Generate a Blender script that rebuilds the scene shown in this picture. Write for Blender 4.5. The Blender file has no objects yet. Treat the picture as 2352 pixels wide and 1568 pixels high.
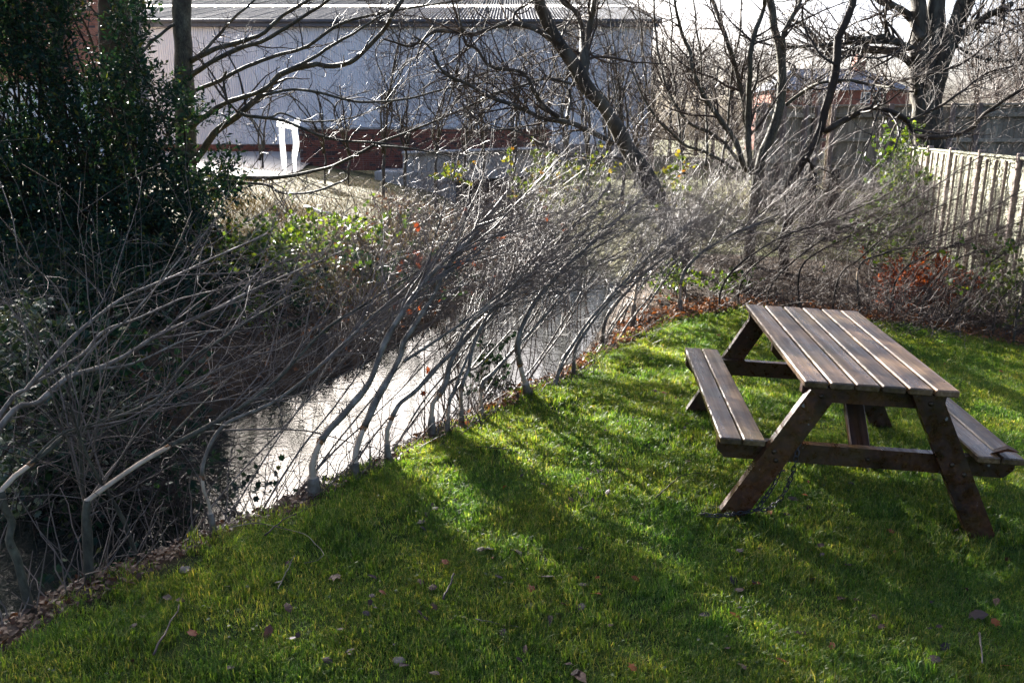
import bpy, math, random
import numpy as np
from mathutils import Vector, Matrix, Euler

rng = np.random.default_rng(7)
random.seed(7)
SC = bpy.context.scene
COL = SC.collection
R = math.radians

# ------------------------------------------------------------------ camera, sky, sun, exposure
FPX, CX, CY = 1876.0, 1176.0, 784.0          # focal length and centre in the 2352 x 1568 frame
PITCH, CAMH = 0.25, 1.838
cam = bpy.data.cameras.new('camera'); camo = bpy.data.objects.new('camera', cam); COL.objects.link(camo)
camo.location = (0, 0, CAMH); camo.rotation_euler = (math.pi/2-PITCH, 0, 0)
cam.sensor_width = 36; cam.lens = FPX/2352*36; cam.clip_start = .05; cam.clip_end = 800
SC.camera = camo
SUN_AZ, SUN_EL = R(28), R(19)              # azimuth to the left of the view direction
SUN = Vector((-math.sin(SUN_AZ)*math.cos(SUN_EL), math.cos(SUN_AZ)*math.cos(SUN_EL), math.sin(SUN_EL)))
W = bpy.data.worlds.new('World'); SC.world = W; W.use_nodes = True
nt = W.node_tree; bg = nt.nodes['Background']
sky = nt.nodes.new('ShaderNodeTexSky'); sky.sky_type = 'NISHITA'; sky.sun_disc = False
sky.sun_elevation = SUN_EL; sky.sun_rotation = -SUN_AZ; sky.dust_density = 6.0; sky.air_density = .55; sky.ozone_density = 2.0
nt.links.new(sky.outputs[0], bg.inputs[0]); bg.inputs[1].default_value = 0.075
sl = bpy.data.lights.new('sun', 'SUN'); sl.energy = 5.0; sl.angle = R(.53); sl.color = (1, .96, .9)
so = bpy.data.objects.new('sun', sl); COL.objects.link(so); so.location = SUN*60
so.rotation_euler = SUN.to_track_quat('Z', 'Y').to_euler()
vs = SC.view_settings; vs.view_transform = 'Standard'; vs.look = 'None'; vs.gamma = 1; vs.use_curve_mapping = False
vs.exposure = 2.8
SC.cycles.max_bounces = 4; SC.cycles.diffuse_bounces = 2; SC.cycles.glossy_bounces = 2; SC.cycles.transmission_bounces = 2; SC.cycles.use_denoising = True; SC.cycles.use_adaptive_sampling = True; SC.cycles.adaptive_threshold = .02; SC.cycles.transparent_max_bounces = 8
SC.cycles.caustics_reflective = False; SC.cycles.caustics_refractive = False

# ------------------------------------------------------------------ maths helpers
_c, _s = math.cos(PITCH), math.sin(PITCH)
def ray(x, y):
    a = (x-CX)/FPX; b = (CY-y)/FPX
    return np.array([a, _c+b*_s, -_s+b*_c])
def at(x, y, D):                              # the point of the place seen at (x, y) that lies D metres ahead
    d = ray(x, y); t = D/d[1]
    return np.array([0, 0, CAMH])+d*t
def at_plane(x, y, base, h):                  # on the upright plane through base that runs along h
    d = ray(x, y); n = np.array([-h[1], h[0]])
    t = (n@np.asarray(base)[:2])/(n@d[:2])
    return np.array([0, 0, CAMH])+d*t
def nrm(v): return v/(np.linalg.norm(v, axis=-1, keepdims=True)+1e-12)
def lawn_plane(x, y): return -.05*(np.clip(x, -4, 6)-1.73)+.036*(np.clip(y, 0, 9)-4.34)
def at_lawn(x, y):
    d = ray(x, y); t = (CAMH-.0865+.156)/(-d[2]-.05*d[0]+.036*d[1])
    return np.array([0, 0, CAMH])+d*t
def smooth(a, b, x):
    t = np.clip((x-a)/(b-a), 0, 1); return t*t*(3-2*t)
def resample(P, M):
    P = np.asarray(P, float); n = len(P)
    if n == 2: return P[0]+(P[1]-P[0])*np.linspace(0, 1, M)[:, None]
    Q = np.vstack([2*P[0]-P[1], P, 2*P[-1]-P[-2]])
    L = np.concatenate([[0], np.cumsum(np.linalg.norm(np.diff(P, axis=0), axis=1))])
    u = np.interp(np.linspace(0, L[-1], M), L, np.arange(n)); i = np.minimum(u.astype(int), n-2); f = (u-i)[:, None]
    p0, p1, p2, p3 = Q[i], Q[i+1], Q[i+2], Q[i+3]
    return .5*((2*p1)+(-p0+p2)*f+(2*p0-5*p1+4*p2-p3)*f*f+(-p0+3*p1-3*p2+p3)*f**3)
def wob(x, y, s=1., k=0):                      # cheap smooth noise, about -1..1
    x = np.asarray(x)*s; y = np.asarray(y)*s
    return (np.sin(1.7*x+2.3*y+k)+np.sin(3.1*x-1.9*y+1.3*k+1)+np.sin(-2.2*x+4.7*y+2.1*k+2)+.6*np.sin(6.3*x+5.1*y+k*.7))/3.2

# ------------------------------------------------------------------ mesh and object helpers
class Geo:
    def __init__(s): s.v = []; s.q = []; s.t = []; s.n = 0; s.a = []
    def add(s, v, q=None, t=None, a=None):
        v = np.asarray(v, float).reshape(-1, 3)
        if q is not None and len(q): s.q.append(np.asarray(q).reshape(-1, 4)+s.n)
        if t is not None and len(t): s.t.append(np.asarray(t).reshape(-1, 3)+s.n)
        s.v.append(v); s.n += len(v)
        s.a.append(np.zeros(len(v)) if a is None else np.broadcast_to(np.asarray(a, float), (len(v),)))
    def tubes(s, P, Rd, k=5, cap=True, a=None, flat=None, gnarl=0.):
        P = np.asarray(P, float); Rd = np.asarray(Rd, float)
        if P.ndim == 2: P = P[None]; Rd = Rd[None]
        N, M, _ = P.shape
        if N == 0: return
        T = nrm(np.gradient(P, axis=1)); md = nrm(P[:, -1]-P[:, 0])
        ref = np.where(np.abs(md[:, 2:3]) < .8, np.array([[0, 0, 1.]]), np.array([[1., 0, 0]]))
        ref = nrm(ref-(ref*md).sum(1, keepdims=True)*md)[:, None, :]
        U = nrm(ref-(ref*T).sum(2, keepdims=True)*T); V = np.cross(T, U)
        an = np.arange(k)*2*np.pi/k
        fl = 1. if flat is None else flat
        ring = U[:, :, None, :]*np.cos(an)[None, None, :, None]*fl+V[:, :, None, :]*np.sin(an)[None, None, :, None]
        if gnarl:
            ph = rng.random((N, 1, 4))*6.28; jj = np.arange(M)[None, :, None]; th = an[None, None, :]
            ring = ring*(1+gnarl*(np.sin(2*th+.35*jj+ph[..., :1])+.8*np.sin(3*th-.5*jj+ph[..., 1:2])+.6*np.sin(.9*jj+ph[..., 2:3])+.5*rng.normal(size=(N, M, k))))[..., None]
        v = P[:, :, None, :]+ring*(Rd[:, :, None, None] if Rd.ndim == 2 else Rd[..., None])
        b = (np.arange(N)*M*k)[:, None, None]+(np.arange(M-1)*k)[None, :, None]
        j = np.arange(k)[None, None, :]; j2 = (j+1) % k
        q = np.stack([b+j, b+j2, b+k+j2, b+k+j], -1).reshape(-1, 4)
        t = None
        if cap and k > 3:
            b0 = (np.arange(N)*M*k)[:, None]; e0 = b0+(M-1)*k; i = np.arange(1, k-1)[None, :]
            t = np.concatenate([np.stack([b0+0*i, b0+i+1, b0+i], -1).reshape(-1, 3), np.stack([e0+0*i, e0+i, e0+i+1], -1).reshape(-1, 3)])
        aa = None
        if a is not None: aa = np.repeat(np.broadcast_to(np.asarray(a, float), (N,)), M*k)
        s.add(v.reshape(-1, 3), q, t, aa)
    def box(s, c, d, rot=None, bev=0., a=None):        # centre, full size, 3x3 rotation
        h = np.asarray(d, float)/2
        if bev > 0:
            b = min(bev, .45*min(d)); vs_ = []
            for sx in (-1, 1):
                for sy in (-1, 1):
                    for sz in (-1, 1):
                        p = np.array([sx, sy, sz])*h
                        for ax in range(3):
                            r = p.copy()
                            for o in range(3):
                                if o != ax: r[o] -= np.sign(p[o])*b
                            vs_.append(r)
            vs_ = np.array(vs_)
            ix = lambda sx, sy, sz, ax: (((sx > 0)*4+(sy > 0)*2+(sz > 0))*3+ax)
            q = []; t = []
            for ax in range(3):
                o1, o2 = (ax+1) % 3, (ax+2) % 3
                for sg in (-1, 1):
                    f = []
                    for (p1, p2) in ((-1, -1), (1, -1), (1, 1), (-1, 1)):
                        S = [0, 0, 0]; S[ax] = sg; S[o1] = p1; S[o2] = p2; f.append(ix(*S, ax))
                    q.append(f if sg > 0 else f[::-1])
                for p1 in (-1, 1):
                    for p2 in (-1, 1):
                        f = []
                        for (sg, w) in ((-1, o1), (1, o1), (1, o2), (-1, o2)):
                            S = [0, 0, 0]; S[ax] = sg; S[o1] = p1; S[o2] = p2; f.append(ix(*S, w))
                        q.append(f if p1*p2 < 0 else f[::-1])
            for sx in (-1, 1):
                for sy in (-1, 1):
                    for sz in (-1, 1):
                        f = [ix(sx, sy, sz, i) for i in range(3)]
                        t.append(f if sx*sy*sz > 0 else f[::-1])
        else:
            vs_ = np.array([[x, y, z] for x in (-1, 1) for y in (-1, 1) for z in (-1, 1)])*h
            q = [[0, 1, 3, 2], [4, 6, 7, 5], [0, 4, 5, 1], [2, 3, 7, 6], [0, 2, 6, 4], [1, 5, 7, 3]]; t = None
        if rot is not None: vs_ = vs_@np.asarray(rot).T
        s.add(vs_+np.asarray(c), q, t, a)
    def prism(s, poly, y0, y1):                          # x-z outline pulled along y
        n = len(poly); p = np.array(poly, float)
        v = np.concatenate([np.c_[p[:, 0], np.full(n, y0), p[:, 1]], np.c_[p[:, 0], np.full(n, y1), p[:, 1]]])
        q = [[i, (i+1) % n, n+(i+1) % n, n+i] for i in range(n)]
        t = [[0, i+1, i] for i in range(1, n-1)]+[[n, n+i, n+i+1] for i in range(1, n-1)]
        s.add(v, q, t)
    def scatter(s, tv, tt, pos, rot, sc, a=None):
        N = len(pos); k = len(tv)
        v = np.einsum('nij,kj->nki', rot, tv)*np.asarray(sc)[:, None, None]+pos[:, None, :]
        t = (np.asarray(tt)[None]+(np.arange(N)*k)[:, None, None]).reshape(-1, 3)
        s.add(v.reshape(-1, 3), None, t, np.repeat(rng.random(N) if a is None else a, k))
    def mesh(s, name, smooth=True, attr=False):
        v = np.concatenate(s.v) if s.v else np.zeros((0, 3))
        q = np.concatenate(s.q) if s.q else np.zeros((0, 4), int); t = np.concatenate(s.t) if s.t else np.zeros((0, 3), int)
        me = bpy.data.meshes.new(name); me.vertices.add(len(v)); me.vertices.foreach_set('co', v.astype(np.float32).ravel())
        me.loops.add(q.size+t.size); me.loops.foreach_set('vertex_index', np.concatenate([q.ravel(), t.ravel()]).astype(np.int32))
        me.polygons.add(len(q)+len(t))
        st = np.concatenate([np.arange(len(q))*4, q.size+np.arange(len(t))*3]).astype(np.int32)
        me.polygons.foreach_set('loop_start', st)
        me.polygons.foreach_set('use_smooth', np.full(len(st), smooth))
        if attr: me.attributes.new('rnd', 'FLOAT', 'POINT').data.foreach_set('value', np.concatenate(s.a).astype(np.float32))
        me.update(calc_edges=True); me.validate()
        return me
def link(name, me, mat=None, parent=None, loc=None):
    o = bpy.data.objects.new(name, me); COL.objects.link(o)
    if mat is not None and not me.materials: me.materials.append(mat)
    if parent is not None: o.parent = parent
    if loc is not None: o.location = loc
    return o
def part(name, g, mat, parent=None, smooth=True, attr=False, loc=None):
    return link(name, g.mesh(name, smooth, attr), mat, parent, loc)
def tag(o, label=None, cat=None, group=None, kind=None):
    if label: o['label'] = label
    if cat: o['category'] = cat
    if group: o['group'] = group
    if kind: o['kind'] = kind
    return o
def empty(name, loc, label, cat, group=None, rot=(0, 0, 0)):
    o = bpy.data.objects.new(name, None); COL.objects.link(o); o.location = loc; o.rotation_euler = rot; o.empty_display_size = .1
    return tag(o, label, cat, group)
class Sub:                                             # geometry given in world space, stored relative to a root at loc
    def __init__(s, root): s.o = np.array(root.location)
    def part(s, name, g, mat, root, **k):
        g.v = [v-s.o for v in g.v]; return part(name, g, mat, root, **k)

# ------------------------------------------------------------------ materials
def newmat(name):
    m = bpy.data.materials.new(name); m.use_nodes = True; n = m.node_tree.nodes; b = n['Principled BSDF']
    return m, m.node_tree, n, b
def ramp(nt, fac, cols):
    r = nt.nodes.new('ShaderNodeValToRGB'); e = r.color_ramp.elements
    while len(e) < len(cols): e.new(.5)
    for i, (p, c) in enumerate(cols): e[i].position = p; e[i].color = (*c, 1)
    nt.links.new(fac, r.inputs[0]); return r.outputs[0]
def noise(nt, vec, scale, detail=5, rough=.6):
    n = nt.nodes.new('ShaderNodeTexNoise'); n.inputs['Scale'].default_value = scale; n.inputs['Detail'].default_value = detail; n.inputs['Roughness'].default_value = rough
    nt.links.new(vec, n.inputs['Vector']); return n.outputs['Fac']
def mapping(nt, vec, scale=(1, 1, 1)):
    m = nt.nodes.new('ShaderNodeMapping'); m.inputs['Scale'].default_value = scale; nt.links.new(vec, m.inputs['Vector']); return m.outputs[0]
def bump(nt, b, h, st, dist=.01):
    n = nt.nodes.new('ShaderNodeBump'); n.inputs['Strength'].default_value = st; n.inputs['Distance'].default_value = dist
    nt.links.new(h, n.inputs['Height']); nt.links.new(n.outputs[0], b.inputs['Normal'])
def mixc(nt, f, a, b, mode='MIX'):
    m = nt.nodes.new('ShaderNodeMix'); m.data_type = 'RGBA'; m.blend_type = mode
    for s, v in ((m.inputs[0], f), (m.inputs[6], a), (m.inputs[7], b)):
        if isinstance(v, (int, float)): s.default_value = v
        elif isinstance(v, tuple): s.default_value = (*v, 1)
        else: nt.links.new(v, s)
    return m.outputs[2]
def surf(name, cols, scale=4., rough=.8, spec=.3, bumps=(0, 8, .01), stretch=(1, 1, 1), coord='Object', fine=None, perobj=False):
    m, nt, n, b = newmat(name)
    if coord == 'Position': vec = n.new('ShaderNodeNewGeometry').outputs['Position']
    else: vec = n.new('ShaderNodeTexCoord').outputs[coord]
    if perobj:
        oi = n.new('ShaderNodeObjectInfo'); ad = n.new('ShaderNodeVectorMath'); ad.operation = 'MULTIPLY_ADD'
        cb = n.new('ShaderNodeCombineXYZ')
        for i in range(3): nt.links.new(oi.outputs['Random'], cb.inputs[i])
        nt.links.new(cb.outputs[0], ad.inputs[0]); ad.inputs[1].default_value = (37, 53, 71); nt.links.new(vec, ad.inputs[2]); vec = ad.outputs[0]
    vec = mapping(nt, vec, stretch)
    f = noise(nt, vec, scale); c = ramp(nt, f, cols)
    if fine:
        f2 = noise(nt, vec, fine[0], 3); c = mixc(nt, fine[1], c, ramp(nt, f2, [(.3, (0, 0, 0)), (.7, (1, 1, 1))]), 'OVERLAY')
    if perobj:
        hv = n.new('ShaderNodeHueSaturation'); mr = n.new('ShaderNodeMapRange'); mr.inputs[3].default_value = .72; mr.inputs[4].default_value = 1.25
        nt.links.new(oi.outputs['Random'], mr.inputs[0]); nt.links.new(mr.outputs[0], hv.inputs['Value']); nt.links.new(c, hv.inputs['Color']); c = hv.outputs[0]
    nt.links.new(c, b.inputs['Base Color']); b.inputs['Roughness'].default_value = rough; b.inputs['Specular IOR Level'].default_value = spec
    if bumps[0]: bump(nt, b, noise(nt, vec, bumps[1], 6), bumps[0], bumps[2])
    return m
def leafmat(name, cols, rough=.45, spec=.4, trans=.45, attr=True, tint=(1.25, 1.15, .5)):
    m, nt, n, b = newmat(name)
    if attr:
        a = n.new('ShaderNodeAttribute'); a.attribute_name = 'rnd'; f = a.outputs['Fac']
    else:
        f = n.new('ShaderNodeObjectInfo').outputs['Random']
    c = ramp(nt, f, cols); pos = n.new('ShaderNodeNewGeometry').outputs['Position']
    c = mixc(nt, .35, c, ramp(nt, noise(nt, pos, 30, 3), [(.35, (.35, .35, .35)), (.65, (.75, .75, .75))]), 'OVERLAY')
    nt.links.new(c, b.inputs['Base Color']); b.inputs['Roughness'].default_value = rough; b.inputs['Specular IOR Level'].default_value = spec
    tr = n.new('ShaderNodeBsdfTranslucent'); nt.links.new(mixc(nt, 1., c, tint, 'MULTIPLY'), tr.inputs['Color'])
    mx = n.new('ShaderNodeMixShader'); mx.inputs[0].default_value = trans
    nt.links.new(b.outputs[0], mx.inputs[1]); nt.links.new(tr.outputs[0], mx.inputs[2]); nt.links.new(mx.outputs[0], n['Material Output'].inputs[0])
    return m
MAT = {}
MAT['bark_grey'] = surf('bark_grey', [(.3, (.04, .03, .02)), (.48, (.12, .095, .066)), (.72, (.29, .25, .19))], 16, .55, .4, (.5, 30, .004), coord='Position')
MAT['bark_dark'] = surf('bark_dark', [(.3, (.02, .014, .01)), (.55, (.045, .034, .024)), (.8, (.085, .07, .05))], 5, .75, .2, (.6, 25, .01), coord='Position')
MAT['bark_green'] = surf('bark_green', [(.3, (.035, .03, .02)), (.55, (.075, .068, .045)), (.8, (.12, .115, .075))], 9, .75, .25, (.8, 18, .01), (1, 1, .45), coord='Position', fine=(55, .5))
MAT['bark_willow'] = surf('bark_willow', [(.3, (.02, .016, .012)), (.5, (.06, .05, .035)), (.75, (.13, .12, .085))], 6, .75, .25, (1., 16, .02), (1, 1, .3), coord='Position')
MAT['twig'] = surf('twig', [(.3, (.06, .043, .032)), (.7, (.17, .13, .10))], 9, .5, .45, coord='Position')
MAT['twig_far'] = surf('twig_far', [(.3, (.035, .024, .017)), (.7, (.10, .075, .055))], 9, .7, .15, coord='Position')
MAT['twig_dark'] = surf('twig_dark', [(.3, (.022, .015, .01)), (.7, (.065, .048, .036))], 9, .6, .3, coord='Position')
MAT['twig_brown'] = surf('twig_brown', [(.3, (.035, .022, .016)), (.7, (.11, .075, .055))], 9, .52, .4, coord='Position')
MAT['cut'] = surf('cut_wood', [(.3, (.26, .18, .11)), (.5, (.44, .33, .22)), (.7, (.56, .44, .31))], 14, .65, .3, (.4, 60, .004), (1, 1, .2), coord='Position')
MAT['cutring'] = surf('cut_ring', [(.3, (.14, .06, .025)), (.7, (.30, .14, .05))], 20, .7, .3, coord='Position')
MAT['soil'] = surf('soil', [(.3, (.02, .014, .01)), (.7, (.06, .042, .028))], 5, .9, .2, (.8, 20, .03), coord='Position')

def lawnmat():
    m, nt, n, b = newmat('lawn_ground'); pos = n.new('ShaderNodeNewGeometry').outputs['Position']
    a = n.new('ShaderNodeAttribute'); a.attribute_name = 'rnd'
    turf = ramp(nt, noise(nt, pos, 3.5), [(.3, (.02, .032, .008)), (.5, (.04, .06, .012)), (.75, (.075, .085, .02))])
    soil = ramp(nt, noise(nt, pos, 6), [(.3, (.018, .013, .009)), (.5, (.05, .033, .02)), (.75, (.10, .065, .035))])
    far = ramp(nt, noise(nt, pos, 1.6), [(.3, (.06, .065, .02)), (.5, (.13, .11, .05)), (.75, (.2, .15, .08))])
    f1 = n.new('ShaderNodeMapRange'); f1.inputs[1].default_value = 0; f1.inputs[2].default_value = 1; nt.links.new(a.outputs['Fac'], f1.inputs[0])
    f2 = n.new('ShaderNodeMapRange'); f2.inputs[1].default_value = 1; f2.inputs[2].default_value = 2; nt.links.new(a.outputs['Fac'], f2.inputs[0])
    c = mixc(nt, f1.outputs[0], soil, turf); c = mixc(nt, f2.outputs[0], c, far)
    nt.links.new(c, b.inputs['Base Color']); b.inputs['Roughness'].default_value = .95; b.inputs['Specular IOR Level'].default_value = .15
    bump(nt, b, noise(nt, pos, 25, 6), .7, .02); return m
MAT['ground'] = lawnmat()
def grassmat():
    m, nt, n, b = newmat('grass_blade'); pos = n.new('ShaderNodeNewGeometry').outputs['Position']
    a = n.new('ShaderNodeAttribute'); a.attribute_name = 'rnd'
    c1 = ramp(nt, a.outputs['Fac'], [(0, (.028, .066, .014)), (.45, (.062, .122, .022)), (.8, (.108, .165, .036)), (1, (.19, .185, .085))])
    c2 = ramp(nt, noise(nt, pos, 2.2), [(.35, (.28, .42, .34)), (.65, (.80, .62, .42))])
    c = mixc(nt, .75, c1, c2, 'OVERLAY')
    nt.links.new(c, b.inputs['Base Color']); b.inputs['Roughness'].default_value = .42; b.inputs['Specular IOR Level'].default_value = .35
    tr = n.new('ShaderNodeBsdfTranslucent'); nt.links.new(mixc(nt, 1., c, (2.75, 2.5, .95), 'MULTIPLY'), tr.inputs['Color'])
    mx = n.new('ShaderNodeMixShader'); mx.inputs[0].default_value = .55
    nt.links.new(b.outputs[0], mx.inputs[1]); nt.links.new(tr.outputs[0], mx.inputs[2]); nt.links.new(mx.outputs[0], n['Material Output'].inputs[0]); return m
MAT['grass'] = grassmat()
def watermat():
    m, nt, n, b = newmat('water'); pos = n.new('ShaderNodeNewGeometry').outputs['Position']
    b.inputs['Base Color'].default_value = (.02, .022, .018, 1); b.inputs['Roughness'].default_value = .05; b.inputs['IOR'].default_value = 1.5; b.inputs['Specular IOR Level'].default_value = .5
    bump(nt, b, noise(nt, mapping(nt, pos, (1, 1.6, 1)), 14, 3, .55), .07, .03); return m
MAT['water'] = watermat()
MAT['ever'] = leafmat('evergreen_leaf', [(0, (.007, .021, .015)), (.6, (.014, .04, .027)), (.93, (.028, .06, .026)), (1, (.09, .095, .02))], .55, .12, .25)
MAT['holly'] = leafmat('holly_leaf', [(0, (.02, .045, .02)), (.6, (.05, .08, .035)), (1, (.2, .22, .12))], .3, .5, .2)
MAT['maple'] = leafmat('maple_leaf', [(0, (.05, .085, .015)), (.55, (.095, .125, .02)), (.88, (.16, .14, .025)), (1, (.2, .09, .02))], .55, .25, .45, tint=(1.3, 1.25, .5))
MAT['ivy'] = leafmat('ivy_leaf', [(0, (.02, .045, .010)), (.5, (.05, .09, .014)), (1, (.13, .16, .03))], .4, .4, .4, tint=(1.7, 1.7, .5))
MAT['beech'] = leafmat('beech_leaf', [(0, (.08, .025, .012)), (.5, (.20, .052, .016)), (1, (.34, .10, .02))], .55, .25, .4, tint=(1.3, .9, .6))
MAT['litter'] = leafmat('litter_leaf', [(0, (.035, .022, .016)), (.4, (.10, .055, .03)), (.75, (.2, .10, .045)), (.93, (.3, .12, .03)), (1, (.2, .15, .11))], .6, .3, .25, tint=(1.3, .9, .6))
MAT['straw'] = leafmat('dry_grass', [(0, (.16, .12, .05)), (.5, (.28, .21, .10)), (1, (.12, .15, .04))], .6, .2, .4)
for nm_, c0, c1 in (('brown', (.035, .02, .014), (.085, .045, .028)), ('orange', (.16, .04, .012), (.28, .09, .02)), ('grey', (.06, .048, .04), (.13, .1, .085)), ('dark', (.02, .014, .014), (.05, .032, .03))):
    MAT['fallen_'+nm_] = leafmat('fallen_leaf_'+nm_, [(0, c0), (1, c1)], .55, .35, .25, attr=False, tint=(1.3, .9, .6))

# ------------------------------------------------------------------ the lie of the land
EDGE_V = [(-300, 1640), (0, 1425), (250, 1325), (480, 1205), (720, 1122), (1000, 985), (1200, 893), (1400, 790), (1520, 735), (1700, 703), (2000, 735), (2150, 752), (2352, 795), (2700, 850)]
EDGE = np.array([at_lawn(*p) for p in EDGE_V])[:, :2]
BANK = EDGE[:9]
def offs(P, d):
    T = nrm(np.gradient(P, axis=0)); return P+np.c_[-T[:, 1], T[:, 0]]*d
CEN = offs(BANK[:8], 1.6)
CEN = np.vstack([CEN[0]+(CEN[0]-CEN[1])*6, CEN, [[.25, 10.2], [.7, 12.6], [.6, 16.5], [-.1, 21.5], [-.9, 27], [-1.2, 33]]])
CEN = resample(CEN, 90)
def stream_s(x, y):                            # signed distance from the stream's middle, + on the lawn side
    p = np.stack([np.ravel(x), np.ravel(y)], 1); best = np.full(len(p), 1e9); sg = np.zeros(len(p))
    for a, b in zip(CEN[:-1], CEN[1:]):
        d = b-a; t = np.clip(((p-a)@d)/(d@d), 0, 1); q = a+t[:, None]*d; r = p-q; l = np.hypot(r[:, 0], r[:, 1])
        cr = -(d[0]*r[:, 1]-d[1]*r[:, 0]); m = l < best; best[m] = l[m]; sg[m] = np.sign(cr[m])
    return (best*np.where(sg == 0, 1, sg)).reshape(np.shape(x))
WATER_Z = -.4
def H(x, y):
    x = np.asarray(x, float); y = np.asarray(y, float); s = stream_s(x, y); a = np.abs(s)
    top = lawn_plane(x, y)*(1-smooth(12, 20, y))+(.1+.45*smooth(11, 19, y))*smooth(12, 20, y)
    near = np.interp(a, [0, .75, .92, 1.2, 1.5, 1.7], [-.85, -.6, -.44, -.26, -.05, 0.])
    near = near+top*smooth(.9, 1.7, a)
    far = np.interp(a, [0, .75, .95, 1.25, 2.0, 3.4, 5.5, 8.5, 14, 40], [-.85, -.6, -.44, -.24, .0, .3, .64, .88, .95, 1.0])
    rough = .03*wob(x, y, 2.1)*smooth(.95, 1.4, a)*smooth(0, 1, np.where(s > 0, 2.6-a, a))+.012*wob(x, y, 1.3, 3)
    return np.where(s > 0, near, far)+rough
def H1(x, y): return float(H(np.array([x]), np.array([y]))[0])
def yback(x): return np.interp(x, EDGE[7:, 0], EDGE[7:, 1])
def lawn_mask(x, y):
    s = stream_s(x, y); return smooth(1.62, 1.86, s+.10*wob(x, y, 2.5))*smooth(-.05, .2, yback(x)-y+.12*wob(x, y, 3, 2))
xs = np.concatenate([-np.geomspace(90, 6.3, 26), np.arange(-6, 6.01, .09), np.geomspace(6.3, 90, 26)])
ys = np.concatenate([np.linspace(-9, .4, 12), np.arange(.6, 12.01, .09), np.geomspace(12.2, 150, 60)])
gx, gy = np.meshgrid(xs, ys); gz = H(gx, gy)
nx, ny = len(xs), len(ys); ii = (np.arange(ny-1)[:, None]*nx+np.arange(nx-1)[None]).reshape(-1)
g = Geo(); mk = lawn_mask(gx, gy)+2*((stream_s(gx, gy) < -2.2) & (gy > 6))+1.6*(gy > 12)
g.add(np.c_[gx.ravel(), gy.ravel(), gz.ravel()], np.stack([ii, ii+1, ii+nx+1, ii+nx], 1), None, np.clip(mk, 0, 2).ravel())
tag(part('ground', g, MAT['ground'], attr=True), 'lawn and earth banks falling to the stream', 'ground', kind='structure')
g = Geo(); L = offs(CEN, 1.12); Rr = offs(CEN, -1.12); n_ = len(CEN)
g.add(np.concatenate([np.c_[L, np.full(n_, WATER_Z)], np.c_[Rr, np.full(n_, WATER_Z)]]), [[i, n_+i, n_+i+1, i+1] for i in range(n_-1)])
tag(part('stream_water', g, MAT['water']), 'bright rippled stream below the laid hedge', 'stream', kind='structure')

# ------------------------------------------------------------------ templates of leaves
def T_leaf(w=.42, fold=.12, curl=.1):
    v = np.array([[0, 0, 0], [.3, w/2, fold*.8], [.3, -w/2, fold*.8], [.68, w*.42, fold*.7-curl*.5], [.68, -w*.42, fold*.7-curl*.5], [1, 0, -curl], [.34, 0, 0], [.68, 0, -curl*.45]])
    t = [[0, 6, 1], [0, 2, 6], [6, 7, 3], [6, 3, 1], [6, 2, 4], [6, 4, 7], [7, 5, 3], [7, 4, 5]]
    return v, t
def T_leaf4(w=.42, fold=.12, curl=.1):
    return np.array([[0, 0, 0], [.45, w/2, fold*.8-curl*.2], [.45, -w/2, fold*.8-curl*.2], [1, 0, -curl], [.5, 0, -curl*.2]]), [[0, 4, 1], [0, 2, 4], [4, 3, 1], [4, 2, 3]]
def T_lobed(curl=.15, n=5):
    pts = [(0, 0)]
    for i in range(n):
        a = -1.95+3.9*i/(n-1); l = 1.0-.32*abs(a)/1.95
        pts.append((.38+.62*l*math.cos(a)*.9, .6*l*math.sin(a)))
        if i < n-1:
            a2 = a+3.9/(n-1)/2; pts.append((.38+.3*math.cos(a2), .3*math.sin(a2)))
    v = [[.4, 0, 0]]+[[x, y, -curl*((x-.4)**2+y*y)*1.6+.05*math.sin(9*x+7*y)] for x, y in pts]
    k = len(pts); return np.array(v), [[0, 1+i, 1+(i+1) % k] for i in range(k)]
LEAF, LOBED = T_leaf(), T_lobed()
IVY = T_lobed(.2, 3); HOLLY = T_lobed(.35, 7)
def randrot(N, flat=0., up=None):
    """random frames; flat>0 keeps the leaf's normal near +z"""
    x = rng.normal(size=(N, 3)); x[:, 2] *= (1-flat); x = nrm(x)
    z = rng.normal(size=(N, 3))*(1-flat)+np.array([0, 0, 1.])*(.25+flat*2); y = nrm(np.cross(z, x)); z = np.cross(x, y)
    return np.stack([x, y, z], -1)
def dirrot(X, flat=.3):
    X = nrm(X); z = rng.normal(size=X.shape)*(1-flat)+np.array([0, 0, 1.])*flat*2; y = nrm(np.cross(z, X)); z = np.cross(X, y)
    return np.stack([X, y, z], -1)

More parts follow.
